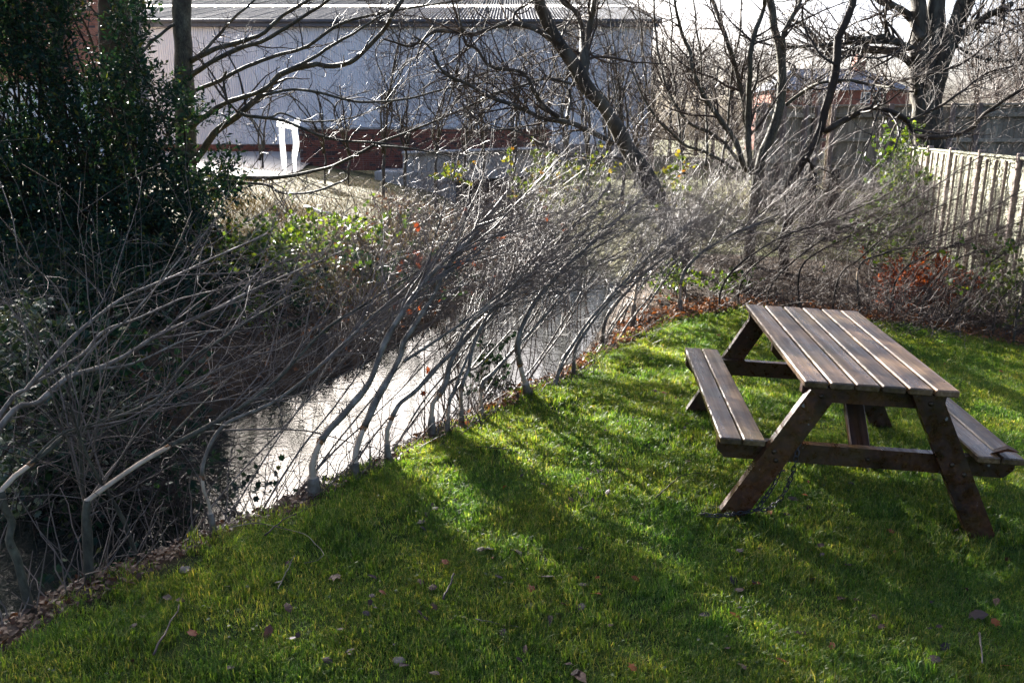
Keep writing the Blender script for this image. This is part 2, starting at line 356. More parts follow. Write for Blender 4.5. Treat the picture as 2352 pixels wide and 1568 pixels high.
# ------------------------------------------------------------------ twigs
def grow(P, Rd, N, tr=(.2, 1), ang=(25, 60), ln=(.3, .9), M=6, wig=.14, up=.05, rr=.55, rmax=.02, rmin=.0012, bias=(0, 0, 0), short=.5):
    P = np.asarray(P); N = int(N); Mp = P.shape[1]
    lens = np.linalg.norm(np.diff(P, axis=1), axis=2).sum(1); idx = rng.choice(len(P), N, p=lens/lens.sum())
    t = rng.uniform(*tr, N); f = t*(Mp-1); i = np.minimum(f.astype(int), Mp-2); w = (f-i)[:, None]
    p0 = P[idx, i]; p1 = P[idx, i+1]; pos = p0+(p1-p0)*w; tan = nrm(p1-p0); r = Rd[idx, i]
    pr = rng.normal(size=(N, 3)); pr = nrm(pr-(pr*tan).sum(1, keepdims=True)*tan)
    th = np.radians(rng.uniform(*ang, N))[:, None]; d = nrm(np.cos(th)*tan+np.sin(th)*pr+np.asarray(bias))
    Ln = rng.uniform(*ln, N)*(1-short*t); st = (Ln/(M-1))[:, None]; out = [pos]
    for _ in range(M-1):
        d = nrm(d+rng.normal(size=(N, 3))*wig+np.array([0, 0, up])); pos = pos+d*st; out.append(pos)
    R0 = np.clip(r*rr, rmin, rmax)
    return np.stack(out, 1), np.maximum(R0[:, None]*np.linspace(1, .3, M)[None], rmin*.7)
def wrap(g, P, r, k=8):
    P = np.asarray(P); M = len(P); T = nrm(np.gradient(P, axis=0)); U = nrm(np.cross(T, np.array([0, 1., 0]))); V = np.cross(U, T); V = np.where(V[:, 1:2] > 0, -V, V)
    an = np.linspace(-.15, np.pi+.15, k); v = P[:, None]+(U[:, None]*np.cos(an)[None, :, None]+V[:, None]*np.sin(an)[None, :, None])*np.asarray(r)[:, None, None]
    i = (np.arange(M-1)[:, None]*k+np.arange(k-1)[None]).ravel(); g.add(v.reshape(-1, 3), np.stack([i, i+1, i+k+1, i+k], 1))
def rad_noise(n, k, amp): return 1+amp*np.interp(np.linspace(0, 1, n), np.linspace(0, 1, k), rng.normal(size=k))

# ------------------------------------------------------------------ warehouse, brick building, walls, bridge, house
MAT['cladding'] = surf('cladding', [(.3, (.74, .70, .68)), (.7, (.84, .80, .77))], 1.2, .55, .3, coord='Position', stretch=(1, 1, .25), fine=(14, .12))
MAT['roofing'] = surf('roof_sheet', [(.3, (.045, .05, .06)), (.7, (.075, .08, .095))], 1.5, .9, .1, coord='Position')
MAT['rooflight'] = surf('rooflight_sheet', [(.3, (.05, .055, .062)), (.7, (.08, .085, .095))], 2, .95, .05, coord='Position')
MAT['fascia'] = surf('fascia', [(.3, (.09, .09, .10)), (.7, (.14, .14, .15))], 3, .6, .3, coord='Position')
MAT['concrete'] = surf('concrete', [(.25, (.20, .19, .17)), (.5, (.34, .33, .31)), (.75, (.46, .45, .43))], 2.2, .85, .2, (.4, 18, .01), (1, 1, .5), coord='Position')
MAT['road'] = surf('road_surface', [(.3, (.13, .125, .12)), (.7, (.2, .195, .19))], 1.5, .42, .5, (.2, 30, .01), coord='Position')
MAT['mortar'] = surf('mortar', [(.3, (.22, .18, .15)), (.7, (.33, .28, .24))], 8, .9, .2, coord='Position')
def brickmat(name, cols):
    m, nt, n, b = newmat(name); oi = n.new('ShaderNodeAttribute'); oi.attribute_name = 'rnd'; ob = n.new('ShaderNodeObjectInfo')
    ad = n.new('ShaderNodeMath'); ad.operation = 'ADD'; nt.links.new(oi.outputs['Fac'], ad.inputs[0]); nt.links.new(ob.outputs['Random'], ad.inputs[1])
    fr = n.new('ShaderNodeMath'); fr.operation = 'FRACT'; nt.links.new(ad.outputs[0], fr.inputs[0])
    pos = n.new('ShaderNodeNewGeometry').outputs['Position']
    c = mixc(nt, .3, ramp(nt, fr.outputs[0], cols), ramp(nt, noise(nt, pos, 6), [(.3, (.3, .3, .3)), (.7, (.7, .7, .7))]), 'OVERLAY')
    nt.links.new(c, b.inputs['Base Color']); b.inputs['Roughness'].default_value = .85; b.inputs['Specular IOR Level'].default_value = .2; return m
MAT['brick_pink'] = brickmat('brick_pink', [(0, (.42, .17, .11)), (.7, (.52, .23, .15)), (.86, (.36, .15, .1)), (.9, (.11, .09, .085)), (1, (.13, .10, .09))])
MAT['brick_red'] = brickmat('brick_red', [(0, (.17, .06, .042)), (.6, (.23, .085, .06)), (.75, (.14, .06, .048)), (.85, (.06, .045, .042)), (1, (.08, .05, .045))])
def brick_run(root, x0, x1, z0, z1, y, mat, pick, depth=.1, cap=295):
    """a brick skin on the plane Y = y; pick(x, z) says which bricks are single parts"""
    gm = Geo(); gm.box(((x0+x1)/2, y+.12, (z0+z1)/2), (x1-x0, .22, z1-z0)); S = Sub(root); S.part('mortar_bed', gm, MAT['mortar'], root, smooth=False)
    one = Geo(); one.box((0, 0, 0), (.215, depth, .065), bev=.006); me = one.mesh('brick', False); me.materials.append(mat)
    half = Geo(); half.box((0, 0, 0), (.1025, depth, .065), bev=.006); hm = half.mesh('brick', False); hm.materials.append(mat)
    rest = Geo(); k = 0; row = 0; z = z0+.04
    while z < z1-.03:
        x = x0-(.1125 if row % 2 else 0); alt = row % 4 == 3
        while x < x1-.05:
            w = .1025 if alt else .215; c = x+w/2
            if c > x0:
                yy = y-.003+.004*rng.random()+depth/2-.02
                if pick(c, z) and k < cap:
                    o = link('brick', hm if alt else me, None, root); o.location = np.array([c, yy, z])-S.o; k += 1
                else: rest.box((c, yy, z), (w, depth, .065), a=rng.random())
            x += w+.01
        z += .075; row += 1
    o = S.part('brickwork', rest, mat, root, smooth=False, attr=True); o['kind'] = 'stuff'
    return k
def inview(x, y, z, m=0):
    d = np.array([x, y, z-CAMH]); fw = d[1]*_c-d[2]*_s; up = d[1]*_s+d[2]*_c
    return CX+FPX*d[0]/fw, CY-FPX*up/fw

# the warehouse: corrugated wall on a brick base, corrugated roof
DW = 40.; xl = at(150, 300, DW)[0]; xr = at(1492, 300, DW)[0]; ze = at(900, 56, DW)[2]; zb = at(900, 331, DW)[2]; zg = .9
wh = empty('warehouse', (xl, DW, zg), 'long pale grey corrugated warehouse with slate-blue sheet roof across the stream', 'warehouse')
S = Sub(wh)
def sheet(wd, ht, pitch=.105, amp=.018, per=8):
    n = int(round(wd/pitch))*per+1; u = np.linspace(0, wd, n); w = np.clip(1.6*np.sin(u/pitch*2*np.pi), -1, 1)*amp
    g = Geo(); v = np.concatenate([np.c_[u, w, np.zeros(n)], np.c_[u, w, np.full(n, ht)]]); i = np.arange(n-1)
    g.add(v, np.stack([i, i+1, n+i+1, n+i], 1)); return g
nS = int((xr-xl)/1.05)
me = sheet(1.05, ze-zb).mesh('cladding_sheet', True); me.materials.append(MAT['cladding'])
for i in range(nS):
    o = link('cladding_sheet', me, None, wh, (i*1.05, -.03-.004*(i % 2), zb-zg)); o.scale.x = 1.0
slope = math.atan(.2); rl = 8.4/math.cos(slope)
mr = sheet(1.05, rl, .14, .024).mesh('roof_sheet', True); mr.materials.append(MAT['roofing'])
ml = sheet(1.05, rl, .14, .024).mesh('rooflight_sheet', True); ml.materials.append(MAT['rooflight'])
m2 = sheet(1.05, 7.5, .14, .024).mesh('roof_sheet_upper', True); m2.materials.append(MAT['rooflight'])
for i in range(nS+1):
    x = i*1.05-.3; lt = i in (4, 5)
    o = link('rooflight' if lt else 'roof_sheet', ml if lt else mr, None, wh, (x, -.5, ze-zg+.16)); o.rotation_euler = (-(math.pi/2-slope), 0, 0)
    o = link('ridge_sheet', m2, None, wh, (x, 8.4-.6, ze-zg+.16+8.4*.2+.1)); o.rotation_euler = (-(math.pi/2-slope), 0, 0)
g = Geo(); g.box(((xl+xr)/2, DW-.18, ze+.02), (xr-xl+.4, .3, .3)); S.part('fascia', g, MAT['fascia'], wh, smooth=False)
g = Geo(); P = np.array([[xl-.2, DW-.42, ze+.1], [(xl+xr)/2, DW-.42, ze+.1], [xr+.3, DW-.42, ze+.1]]); g.tubes(P, np.full(3, .08), 8); S.part('gutter', g, MAT['fascia'], wh)
g = Geo(); g.box(((xl+xr)/2, DW+6, (zg+ze)/2), (xr-xl-.02, 11.9, ze-zg-.1)); S.part('wall_core', g, MAT['cladding'], wh, smooth=False)
g = Geo(); zz = zg-.4; rr_ = 0
g.box(((xl+xr)/2, DW+.02, (zg-.5+zb)/2), (xr-xl, .2, zb-zg+.5)); S.part('mortar_bed', g, MAT['mortar'], wh, smooth=False)
g = Geo(); row = 0; z = zg-.1
while z < zb-.02:
    x = xl+(.11 if row % 2 else 0)
    while x < at(760, 300, DW)[0]: g.box((x+.11, DW-.11, z), (.215, .08, .065), a=rng.random()); x += .225
    z += .075; row += 1
o = S.part('brick_base', g, MAT['brick_red'], wh, smooth=False, attr=True); o['kind'] = 'stuff'

# brick building whose side shows above the evergreen
DB = 33.; bx0, bx1 = at(-170, 100, DB)[0], at(298, 100, DB)[0]; bz0 = at(0, 188, DB)[2]; bz1 = bz0+3.3
bb = empty('brick_building', ((bx0+bx1)/2, DB, .9), 'tall orange-red brick building above pale wall, half hidden by the evergreen', 'building')
def pickb(x, z):
    p = inview(x, DB, z); return 160 < p[0] < 240 and -4 < p[1] < 172
brick_run(bb, bx0, bx1, bz0, bz1, DB, MAT['brick_pink'], pickb)
g = Geo(); g.box(((bx0+bx1)/2, DB+.16, (.5+bz0)/2), (bx1-bx0, .3, bz0-.5)); Sub(bb).part('pale_wall', g, MAT['cladding'], bb, smooth=False)
g = Geo(); g.box(((bx0+bx1)/2, DB+.75, (.5+bz1)/2), (bx1-bx0-.05, 1., bz1-.5)); Sub(bb).part('wall_core', g, MAT['mortar'], bb, smooth=False)
g = Geo(); g.box(((bx0+bx1)/2, DB+.6, bz1+.12), (bx1-bx0+.2, 1.6, .2)); Sub(bb).part('roof', g, MAT['roofing'], bb, smooth=False)

# red brick wall before the warehouse
DR = 30.; rx0, rx1 = at(688, 330, DR)[0], at(1262, 330, DR)[0]; rz0 = at(900, 372, DR)[2]; rz1 = at(900, 297, DR)[2]
rw = empty('brick_wall', ((rx0+rx1)/2, DR, rz0), 'low dark red brick wall with stone coping in front of the warehouse', 'wall')
brick_run(rw, rx0, rx1, rz0-.3, rz1, DR, MAT['brick_red'], lambda x, z: inview(x, DR, z)[0] < 1010 and z > rz0+.25)
g = Geo(); g.box(((rx0+rx1)/2, DR+.1, rz1+.04), (rx1-rx0+.06, .36, .07), bev=.015); Sub(rw).part('coping', g, MAT['concrete'], rw, smooth=False)

# culvert bridge
DC = 27.
cb = empty('culvert_bridge', (at(1120, 400, DC)[0], DC, .2), 'pale concrete bridge slab over a black culvert opening', 'bridge')
S = Sub(cb); p0, p1 = at(925, 352, DC+.8), at(1250, 342, DC-.3); q0, q1 = at(925, 424, DC+.8), at(1250, 402, DC-.3)
g = Geo(); b_ = np.array([p0, p1, q1, q0]); bk = b_+np.array([0, 5, 0])
g.add(np.concatenate([b_, bk]), [[0, 3, 2, 1], [4, 5, 6, 7], [0, 1, 5, 4], [3, 7, 6, 2], [1, 2, 6, 5], [0, 4, 7, 3]]); S.part('slab', g, MAT['concrete'], cb, smooth=False)
g = Geo(); e0, e1 = p0+np.array([0, -.12, .0]), p1+np.array([0, -.12, .0]); g.tubes(np.array([e0, (e0+e1)/2, e1]), np.full(3, .07), 4); S.part('edge_lip', g, MAT['concrete'], cb, smooth=False)
for nm_, xa, xb in (('abutment', 860, 1046), ('abutment', 1206, 1330)):
    g = Geo(); a = at(xa, 430, DC+.4); b = at(xb, 430, DC+.4); g.box(((a[0]+b[0])/2, DC+2.8, -.2), (b[0]-a[0], 4.6, 1.6), bev=.03); S.part(nm_, g, MAT['concrete'], cb, smooth=False)
g = Geo(); a = at(1040, 430, DC+5); b = at(1215, 430, DC+5); g.box(((a[0]+b[0])/2, DC+5.3, -.1), (b[0]-a[0]+1.5, .3, 2)); S.part('back_wall', g, MAT['soil'], cb, smooth=False)

# yard road beyond the far bank
g = Geo(); rp = [(at(440, 402, 21)[:2]), (at(560, 402, 20)[:2]), (at(640, 392, 22)[:2]), (at(700, 372, 28)[:2]), (at(700, 352, 38)[:2]), (at(300, 352, 38)[:2]), (at(150, 400, 23)[:2])]
rp = np.array(rp); cen = rp.mean(0); rr2 = resample(np.vstack([rp, rp[:1]]), 40)
pts = np.vstack([cen, rr2]); g.add(np.c_[pts, H(pts[:, 0], pts[:, 1])+.06], None, [[0, i, i+1] for i in range(1, len(pts)-1)])
tag(part('yard_road', g, MAT['road']), 'wet grey yard surface before the warehouse', 'road', kind='structure')

# far house behind the fences
MAT['slate'] = surf('slate', [(.3, (.10, .11, .13)), (.7, (.2, .21, .24))], 2, .5, .4, coord='Position')
MAT['render'] = surf('house_brick', [(.3, (.20, .075, .055)), (.7, (.32, .14, .10))], 3, .85, .2, coord='Position')
MAT['white'] = surf('white_paint', [(.3, (.68, .69, .7)), (.7, (.8, .8, .8))], 3, .4, .4, coord='Position')
MAT['glass'] = surf('window_glass', [(.3, (.03, .035, .04)), (.7, (.05, .055, .06))], 3, .08, .6, coord='Position')
def house(xa, xb, ye, yr, yb, D, label, wins):
    A, B = at(xa, ye, D), at(xb, ye, D); zr = at(xa, yr, D+3)[2]; zb_ = 0.3
    hs = empty('brick_house', ((A[0]+B[0])/2, D, zb_), label, 'house'); S = Sub(hs)
    g = Geo(); g.box(((A[0]+B[0])/2, D+3, (zb_+A[2])/2), (B[0]-A[0], 6, A[2]-zb_)); S.part('wall', g, MAT['render'], hs, smooth=False)
    x0, x1, z0 = A[0]-.3, B[0]+.3, A[2]-.05; inx = (x1-x0)*.25
    v = np.array([[x0, D-.3, z0], [x1, D-.3, z0], [x1, D+6.3, z0], [x0, D+6.3, z0], [x0+inx, D+3, zr], [x1-inx, D+3, zr]])
    g = Geo(); g.add(v, [[0, 1, 5, 4], [2, 3, 4, 5], [3, 2, 1, 0]], [[1, 2, 5], [3, 0, 4]]); S.part('roof', g, MAT['slate'], hs, smooth=False)
    cx_ = x0+(x1-x0)*.72; g = Geo(); g.box((cx_, D+3, zr+.1), (.7, .9, 1.6)); g.box((cx_, D+3, zr+.95), (.8, 1, .12)); S.part('chimney', g, MAT['render'], hs, smooth=False)
    for (wx, wy0, wy1, ww) in wins:
        p = at(wx, wy0, D); q = at(wx+ww, wy1, D); w_ = q[0]-p[0]; h_ = p[2]-q[2]; c = ((p[0]+q[0])/2, (p[2]+q[2])/2)
        g = Geo(); g.box((c[0], D-.02, c[1]), (w_, .12, h_)); wo = S.part('window', g, MAT['white'], hs, smooth=False)
        for sx in (-1, 1):
            g = Geo(); g.box((c[0]+sx*w_*.235, D-.085, c[1]), (w_*.38, .02, h_*.84)); S.part('pane', g, MAT['glass'], wo, smooth=False)
house(1772, 2090, 206, 158, 250, 62., 'far brick house with slate hipped roof behind the close-board fence', [(1978, 212, 238, 18), (2006, 212, 238, 14), (1880, 214, 238, 16)])

# ------------------------------------------------------------------ fences
MAT['fence_grey'] = surf('fence_grey', [(.3, (.22, .185, .135)), (.55, (.34, .295, .22)), (.8, (.46, .41, .32))], 3, .85, .2, (.4, 12, .006), (6, 6, .5), perobj=True)
MAT['fence_pale'] = surf('fence_pale', [(.3, (.2, .2, .14)), (.55, (.29, .29, .21)), (.8, (.37, .37, .28))], 3, .8, .2, (.4, 12, .006), (1, 1, 8), perobj=True)
MAT['fence_post'] = surf('fence_post', [(.3, (.16, .12, .10)), (.7, (.3, .24, .21))], 4, .8, .25, (.4, 16, .006), (4, 4, .5), perobj=True)
def closeboard(A, B, zt, zbt, label, rails, posts, name='closeboard_fence', bw=.115):
    """boards on the far face, rails and posts on the near face; A, B ground ends"""
    A = np.array(A); B = np.array(B); d = B-A; Ln = np.linalg.norm(d); u = d/Ln; ang = math.atan2(u[1], u[0])
    root = empty(name, (A[0], A[1], zbt), label, 'fence', rot=(0, 0, ang)); ht = zt-zbt
    bd = Geo(); bd.box((0, 0, 0), (bw+.012, .018, 1), bev=.003); bm = bd.mesh('board', False); bm.materials.append(MAT['fence_grey'])
    n = int(Ln/bw)
    for i in range(n):
        o = link('board', bm, None, root, (i*bw+bw/2, .03+.012*(i % 2), ht/2+rng.uniform(-.012, .012))); o.scale.z = ht
        o.rotation_euler = (0, rng.uniform(-.006, .006), 0)
    for (f, w) in rails:
        g = Geo(); g.box((0, 0, 0), (Ln, .07, w), bev=.008); part('rail', g, MAT['fence_grey'], root, smooth=False, loc=(Ln/2, -.025, ht*f))
    g = Geo(); g.box((0, 0, 0), (Ln+.04, .12, .04), bev=.006); part('capping_rail', g, MAT['fence_grey'], root, smooth=False, loc=(Ln/2, .01, ht+.03))
    for p in posts:
        g = Geo(); g.box((0, 0, 0), (.11, .10, ht+.12), bev=.012); part('post', g, MAT['fence_post'], root, smooth=False, loc=(Ln*p, -.07, ht/2))
    return root
c0 = at(1905, 252, 20.); c1 = at(2440, 248, 18.5)
closeboard(c0[:2], c1[:2], 2.42, .45, 'weathered grey close-board fence, rails facing, behind the old pollarded tree', [(.9, .09), (.62, .08), (.36, .14), (.12, .16)], [.02, .28, .55, .66, .9])
d0 = at(1742, 248, 17.); d1 = at(1898, 250, 19.8)
closeboard(d0[:2], d1[:2], 2.36, .35, 'sunlit corner run of close-board fence with bright rails behind the hazel stems', [(.92, .09), (.66, .07), (.47, .16), (.2, .18)], [.03, .3, .62, .8], bw=.15)

# pale lap-panel fence on the right
pA, pB = at(2096, 339, 16.)[:2], at(2480, 366, 7.6)[:2]; d = pB-pA; Ln = np.linalg.norm(d); u = d/Ln; ang = math.atan2(u[1], u[0])
pf = empty('panel_fence', (pA[0], pA[1], -.15), 'sunlit pale lap-panel fence with upright battens at the lawn end', 'fence', rot=(0, 0, ang))
bd = Geo(); bd.box((0, 0, 0), (1, .012, .145), bev=.003); bm = bd.mesh('lap_board', False); bm.materials.append(MAT['fence_pale'])
bt = Geo(); bt.box((0, 0, 0), (.036, .03, 1.62), bev=.004); btm = bt.mesh('batten', False); btm.materials.append(MAT['fence_post'])
nb = max(2, int(round(Ln/1.83))); wb = Ln/nb
SGN = 1 if (np.array([-u[1], u[0]])@(-pA)) > 0 else -1           # the side that faces the lawn
for i in range(nb):
    for r in range(13):
        o = link('lap_board', bm, None, pf, (i*wb+wb/2, -.006*SGN, .10+r*.127)); o.scale.x = wb-.10; o.rotation_euler = (SGN*.07+rng.uniform(-.01, .01), rng.uniform(-.004, .004), 0)
    for k in range(1, 4):
        link('batten', btm, None, pf, (i*wb+wb*k/4, SGN*.03, .86))
    g = Geo(); g.box((0, 0, 0), (.09, .09, 1.86), bev=.01); part('post', g, MAT['fence_post'], pf, smooth=False, loc=(i*wb, 0, .84))
    g = Geo(); g.box((0, 0, 0), (wb-.09, .06, .03), bev=.005); part('capping', g, MAT['fence_pale'], pf, smooth=False, loc=(i*wb+wb/2, 0, 1.715))

# ------------------------------------------------------------------ small things beyond the stream
m, nt_, n_s, b_ = newmat('white_sheeting'); b_.inputs['Base Color'].default_value = (.8, .8, .78, 1); b_.inputs['Roughness'].default_value = .35
tr = n_s.new('ShaderNodeBsdfTranslucent'); tr.inputs[0].default_value = (.85, .85, .82, 1); mx = n_s.new('ShaderNodeMixShader'); mx.inputs[0].default_value = .6
nt_.links.new(b_.outputs[0], mx.inputs[1]); nt_.links.new(tr.outputs[0], mx.inputs[2]); nt_.links.new(mx.outputs[0], n_s['Material Output'].inputs[0]); MAT['sheeting'] = m
DH = 24.
hp = empty('white_barrier', at(664, 390, DH), 'bright white wrapped hoop barrier standing on the far bank', 'barrier'); S = Sub(hp)
for xs_ in ([(646, 286), (647, 320), (650, 350), (653, 392)], [(679, 284), (676, 300), (680, 330), (676, 360), (677, 396)]):
    g = Geo(); P = resample([at(x, y, DH) for x, y in xs_], 14); wrap(g, P, .085*rad_noise(14, 6, .18)*np.linspace(1, .72, 14)); S.part('post', g, MAT['sheeting'], hp)
g = Geo(); P = resample([at(639, 280, DH), at(655, 284, DH), at(672, 289, DH), at(688, 284, DH)], 12); wrap(g, P, .1*rad_noise(12, 5, .2)); S.part('top_bar', g, MAT['sheeting'], hp)
g = Geo(); P = resample([at(676, 290, DH-.02), at(683, 278, DH), at(690, 276, DH)], 8); wrap(g, P, .08*rad_noise(8, 4, .2)); S.part('end_wrap', g, MAT['sheeting'], hp)
g = Geo(); P = resample([at(700, 463, 14.5), at(728, 472, 14.2), at(757, 481, 14)], 6); P[:, 2] = H(P[:, 0], P[:, 1])+.12; g.tubes(P, np.full(6, .035), 8)
tag(part('plastic_pipe', g, MAT['white']), 'white plastic pipe lying on the far grassy bank', 'pipe')
for (xa, ya, yb_, wpx, lab) in ((1866, 398, 470, 22, 'dark stubby timber post left of the pair by the thicket'), (1916, 388, 462, 32, 'thicker dark timber post right of the pair by the thicket')):
    D = 12.5; p = at(xa, ya, D); q = at(xa, yb_, D); w = wpx/FPX*D; g = Geo()
    n = 9; P = resample([q-np.array([0, 0, .6]), p], 6); g.tubes(P, w/2*np.array([1.08, 1.05, 1.02, 1, .99, .93]), n); tag(part('timber_post', g, MAT['bark_dark']), lab, 'post')

# ------------------------------------------------------------------ picnic table
def tablewood(name='table_frame_wood', cols=((.25, (.034, .011, .005)), (.5, (.07, .025, .010)), (.72, (.12, .048, .02)))):
    m, nt, n, b = newmat(name); tc = n.new('ShaderNodeTexCoord'); oi = n.new('ShaderNodeObjectInfo'); geo = n.new('ShaderNodeNewGeometry').outputs['Position']
    ad = n.new('ShaderNodeVectorMath'); ad.operation = 'MULTIPLY_ADD'; cbx = n.new('ShaderNodeCombineXYZ')
    for i in range(3): nt.links.new(oi.outputs['Random'], cbx.inputs[i])
    nt.links.new(cbx.outputs[0], ad.inputs[0]); ad.inputs[1].default_value = (19, 31, 47); nt.links.new(tc.outputs['Object'], ad.inputs[2]); v = ad.outputs[0]
    grain = noise(nt, mapping(nt, v, (38, 1.6, 38)), 1.4, 6, .65)
    c = ramp(nt, grain, list(cols))
    damp = ramp(nt, noise(nt, geo, 4.2, 4), [(.40, (.25, .22, .2)), (.56, (1, 1, 1))]); c = mixc(nt, .9, c, damp, 'MULTIPLY')
    alg = ramp(nt, noise(nt, geo, 2.6, 4), [(.5, (0, 0, 0)), (.68, (1, 1, 1))]); c = mixc(nt, mixc(nt, .3, (0, 0, 0), alg), c, (.09, .085, .03))
    hv = n.new('ShaderNodeHueSaturation'); mr = n.new('ShaderNodeMapRange'); mr.inputs[3].default_value = .7; mr.inputs[4].default_value = 1.35; nt.links.new(oi.outputs['Random'], mr.inputs[0]); nt.links.new(mr.outputs[0], hv.inputs['Value']); nt.links.new(c, hv.inputs['Color'])
    spots = ramp(nt, noise(nt, geo, 34, 2, .4), [(.74, (0, 0, 0)), (.78, (1, 1, 1))]); c = mixc(nt, mixc(nt, .55, (0, 0, 0), spots), hv.outputs[0], (.30, .29, .26))
    nt.links.new(c, b.inputs['Base Color']); b.inputs['Specular IOR Level'].default_value = .5
    r = ramp(nt, noise(nt, mapping(nt, v, (22, 1.1, 22)), 1., 4), [(.4, (.26, .26, .26)), (.6, (.56, .56, .56))]); nt.links.new(r, b.inputs['Roughness'])
    bump(nt, b, grain, .25, .004); return m
MAT['table'] = tablewood()
MAT['table_top'] = tablewood('table_board_wood', ((.25, (.06, .032, .015)), (.5, (.15, .088, .043)), (.75, (.28, .185, .10))))
MAT['steel'] = surf('bolt_steel', [(.3, (.05, .035, .022)), (.7, (.12, .085, .05))], 20, .5, .4); MAT['steel'].node_tree.nodes['Principled BSDF'].inputs['Metallic'].default_value = .8
MAT['chain'] = surf('chain_iron', [(.3, (.008, .008, .009)), (.7, (.03, .026, .024))], 30, .4, .5)
TX, TY = 1.7315, 4.343
tb = empty('picnic_table', (TX, TY, lawn_plane(TX, TY)), 'dark brown slatted wooden picnic table with two attached benches on the lawn', 'picnic table', rot=(.036, .046, -.0866))
LT, WT, HT, HS, LF = 1.489, .691, .743, .433, 1.30
def plank(name, size, loc, rot=(0, 0, 0), bev=.007, parent=None):
    g = Geo(); g.box((0, 0, 0), size, bev=bev); o = part(name, g, MAT['table_top' if 'board' in name else 'table'], parent or tb, smooth=False, loc=loc); o.rotation_euler = rot; return o
for i in range(6):
    u = -WT/2+.0525+i*(WT-.105)/5
    o = plank('tabletop_board', (.105, LT+rng.uniform(-.006, .006), .034), (u, rng.uniform(-.004, .004), HT-.017), (0, rng.uniform(-.008, .008), rng.uniform(-.003, .003)), .006)
    for v in (-.62, .62):
        for du_ in (-.03, .03):
            g = Geo(); P = np.array([[du_, v, .0165], [du_, v, .0185]]); g.tubes(P, np.array([.0045, .0035]), 6); part('screw', g, MAT['chain'], o)
for sx in (-1, 1):
    for k in range(2):
        u = sx*(.698-.0515-k*.11); plank('bench_board', (.103, LT, .034), (u, 0, HS-.017), (0, rng.uniform(-.01, .01), 0), .006)
for sv in (-1, 1):
    v0 = sv*LF/2
    g = Geo(); g.prism([(-.335, .709), (.325, .709), (.325, .66), (.285, .62), (-.295, .62), (-.335, .66)], v0-.02, v0+.02); part('top_bearer', g, MAT['table'], tb, smooth=False)
    g = Geo(); g.prism([(-.695, .399), (.695, .399), (.695, .345), (.655, .302), (-.655, .302), (-.695, .345)], v0-.022, v0+.022); part('seat_bearer', g, MAT['table'], tb, smooth=False)
    vv = v0+sv*.046
    for (f, t) in ((-.615, -.235), (.615, .215)):
        dx, dz = t-f, .70; lw = .118/ (dz/math.hypot(dx, dz)); g = Geo()
        g.prism([(f-lw/2, -.03), (f+lw/2, -.03), (t+lw/2, .705), (t-lw/2, .705)], vv-.023, vv+.023); lg = part('leg', g, MAT['table'], tb, smooth=False)
        for (bz, bo) in ((.37, -.018), (.325, .02), (.665, 0)):
            bxp = f+(t-f)*bz/.705+bo; g = Geo(); y0 = vv+sv*.023
            g.tubes(np.array([[bxp, y0-sv*.004, bz], [bxp, y0+sv*.004, bz], [bxp, y0+sv*.009, bz]]), np.array([.012, .012, .005]), 10); part('bolt', g, MAT['steel'], lg)
    a = np.array([.02, v0-sv*.05, .34]); b = np.array([.0, v0-sv*.46, .70]); dd = b-a; Ln = np.linalg.norm(dd)
    plank('brace', (.095, Ln, .036), tuple((a+b)/2), (math.atan2(dd[2], dd[1]), 0, 0), .005)
    g = Geo(); g.tubes(np.array([[.02, v0+sv*.022, .345], [.02, v0+sv*.03, .345]]), np.array([.011, .006]), 10); part('bolt', g, MAT['steel'], tb)
g = Geo(); g.prism([(-.335, .709), (.325, .709), (.325, .66), (.285, .62), (-.295, .62), (-.335, .66)], -.02, .02); part('top_bearer', g, MAT['table'], tb, smooth=False)

# black chain hanging from the seat bearer and round the near leg
def zc(x, y): return (1565.6+.40123*x, 641.2+.40123*y)
ch = empty('security_chain', at_lawn(1690, 1190), 'black iron chain looped round the near left leg of the picnic table', 'chain')
base_y = TY-LF/2-.04
def chainline(pts, dy):
    return [at(*zc(x, y), base_y+d) for (x, y), d in zip(pts, dy)]
lines = [chainline([(585, 1010), (575, 1060), (525, 1180), (450, 1290), (440, 1312)], [.09, .05, .02, 0, 0]),
         chainline([(672, 930), (660, 1000), (635, 1110), (575, 1240), (500, 1310), (440, 1318)], [.02, -.02, -.02, -.02, 0, 0]),
         chainline([(440, 1315), (380, 1330), (320, 1338), (270, 1346), (180, 1352), (120, 1345), (118, 1375), (160, 1392), (250, 1378), (320, 1345)], [0, 0, .0, -.055, -.075, -.04, .03, .06, .06, .02])]
lk = Geo(); a_ = np.linspace(0, 2*np.pi, 15); P = np.c_[.017*np.sign(np.cos(a_))*np.abs(np.cos(a_))**.7, .0095*np.sin(a_), 0*a_]; lk.tubes(P, np.full(15, .0032), 5, cap=False); lme = lk.mesh('link'); lme.materials.append(MAT['chain'])
for L_ in lines:
    P = resample(L_, 200); s_ = np.concatenate([[0], np.cumsum(np.linalg.norm(np.diff(P, axis=0), axis=1))]); k = 0
    for s in np.arange(.01, s_[-1], .0265):
        p = np.array([np.interp(s, s_, P[:, i]) for i in range(3)]); q = np.array([np.interp(s+.01, s_, P[:, i]) for i in range(3)])
        p[2] = max(p[2], lawn_plane(p[0], p[1])+.012)
        X = Vector(q-p); X = X.normalized() if X.length > 1e-6 else Vector((1, 0, 0)); rot = X.to_track_quat('X', 'Z').to_matrix()@Matrix.Rotation(k*math.pi/2+rng.uniform(-.2, .2), 3, 'X')
        o = link('link', lme, None, ch, p-np.array(ch.location)); o.rotation_euler = rot.to_euler(); k += 1

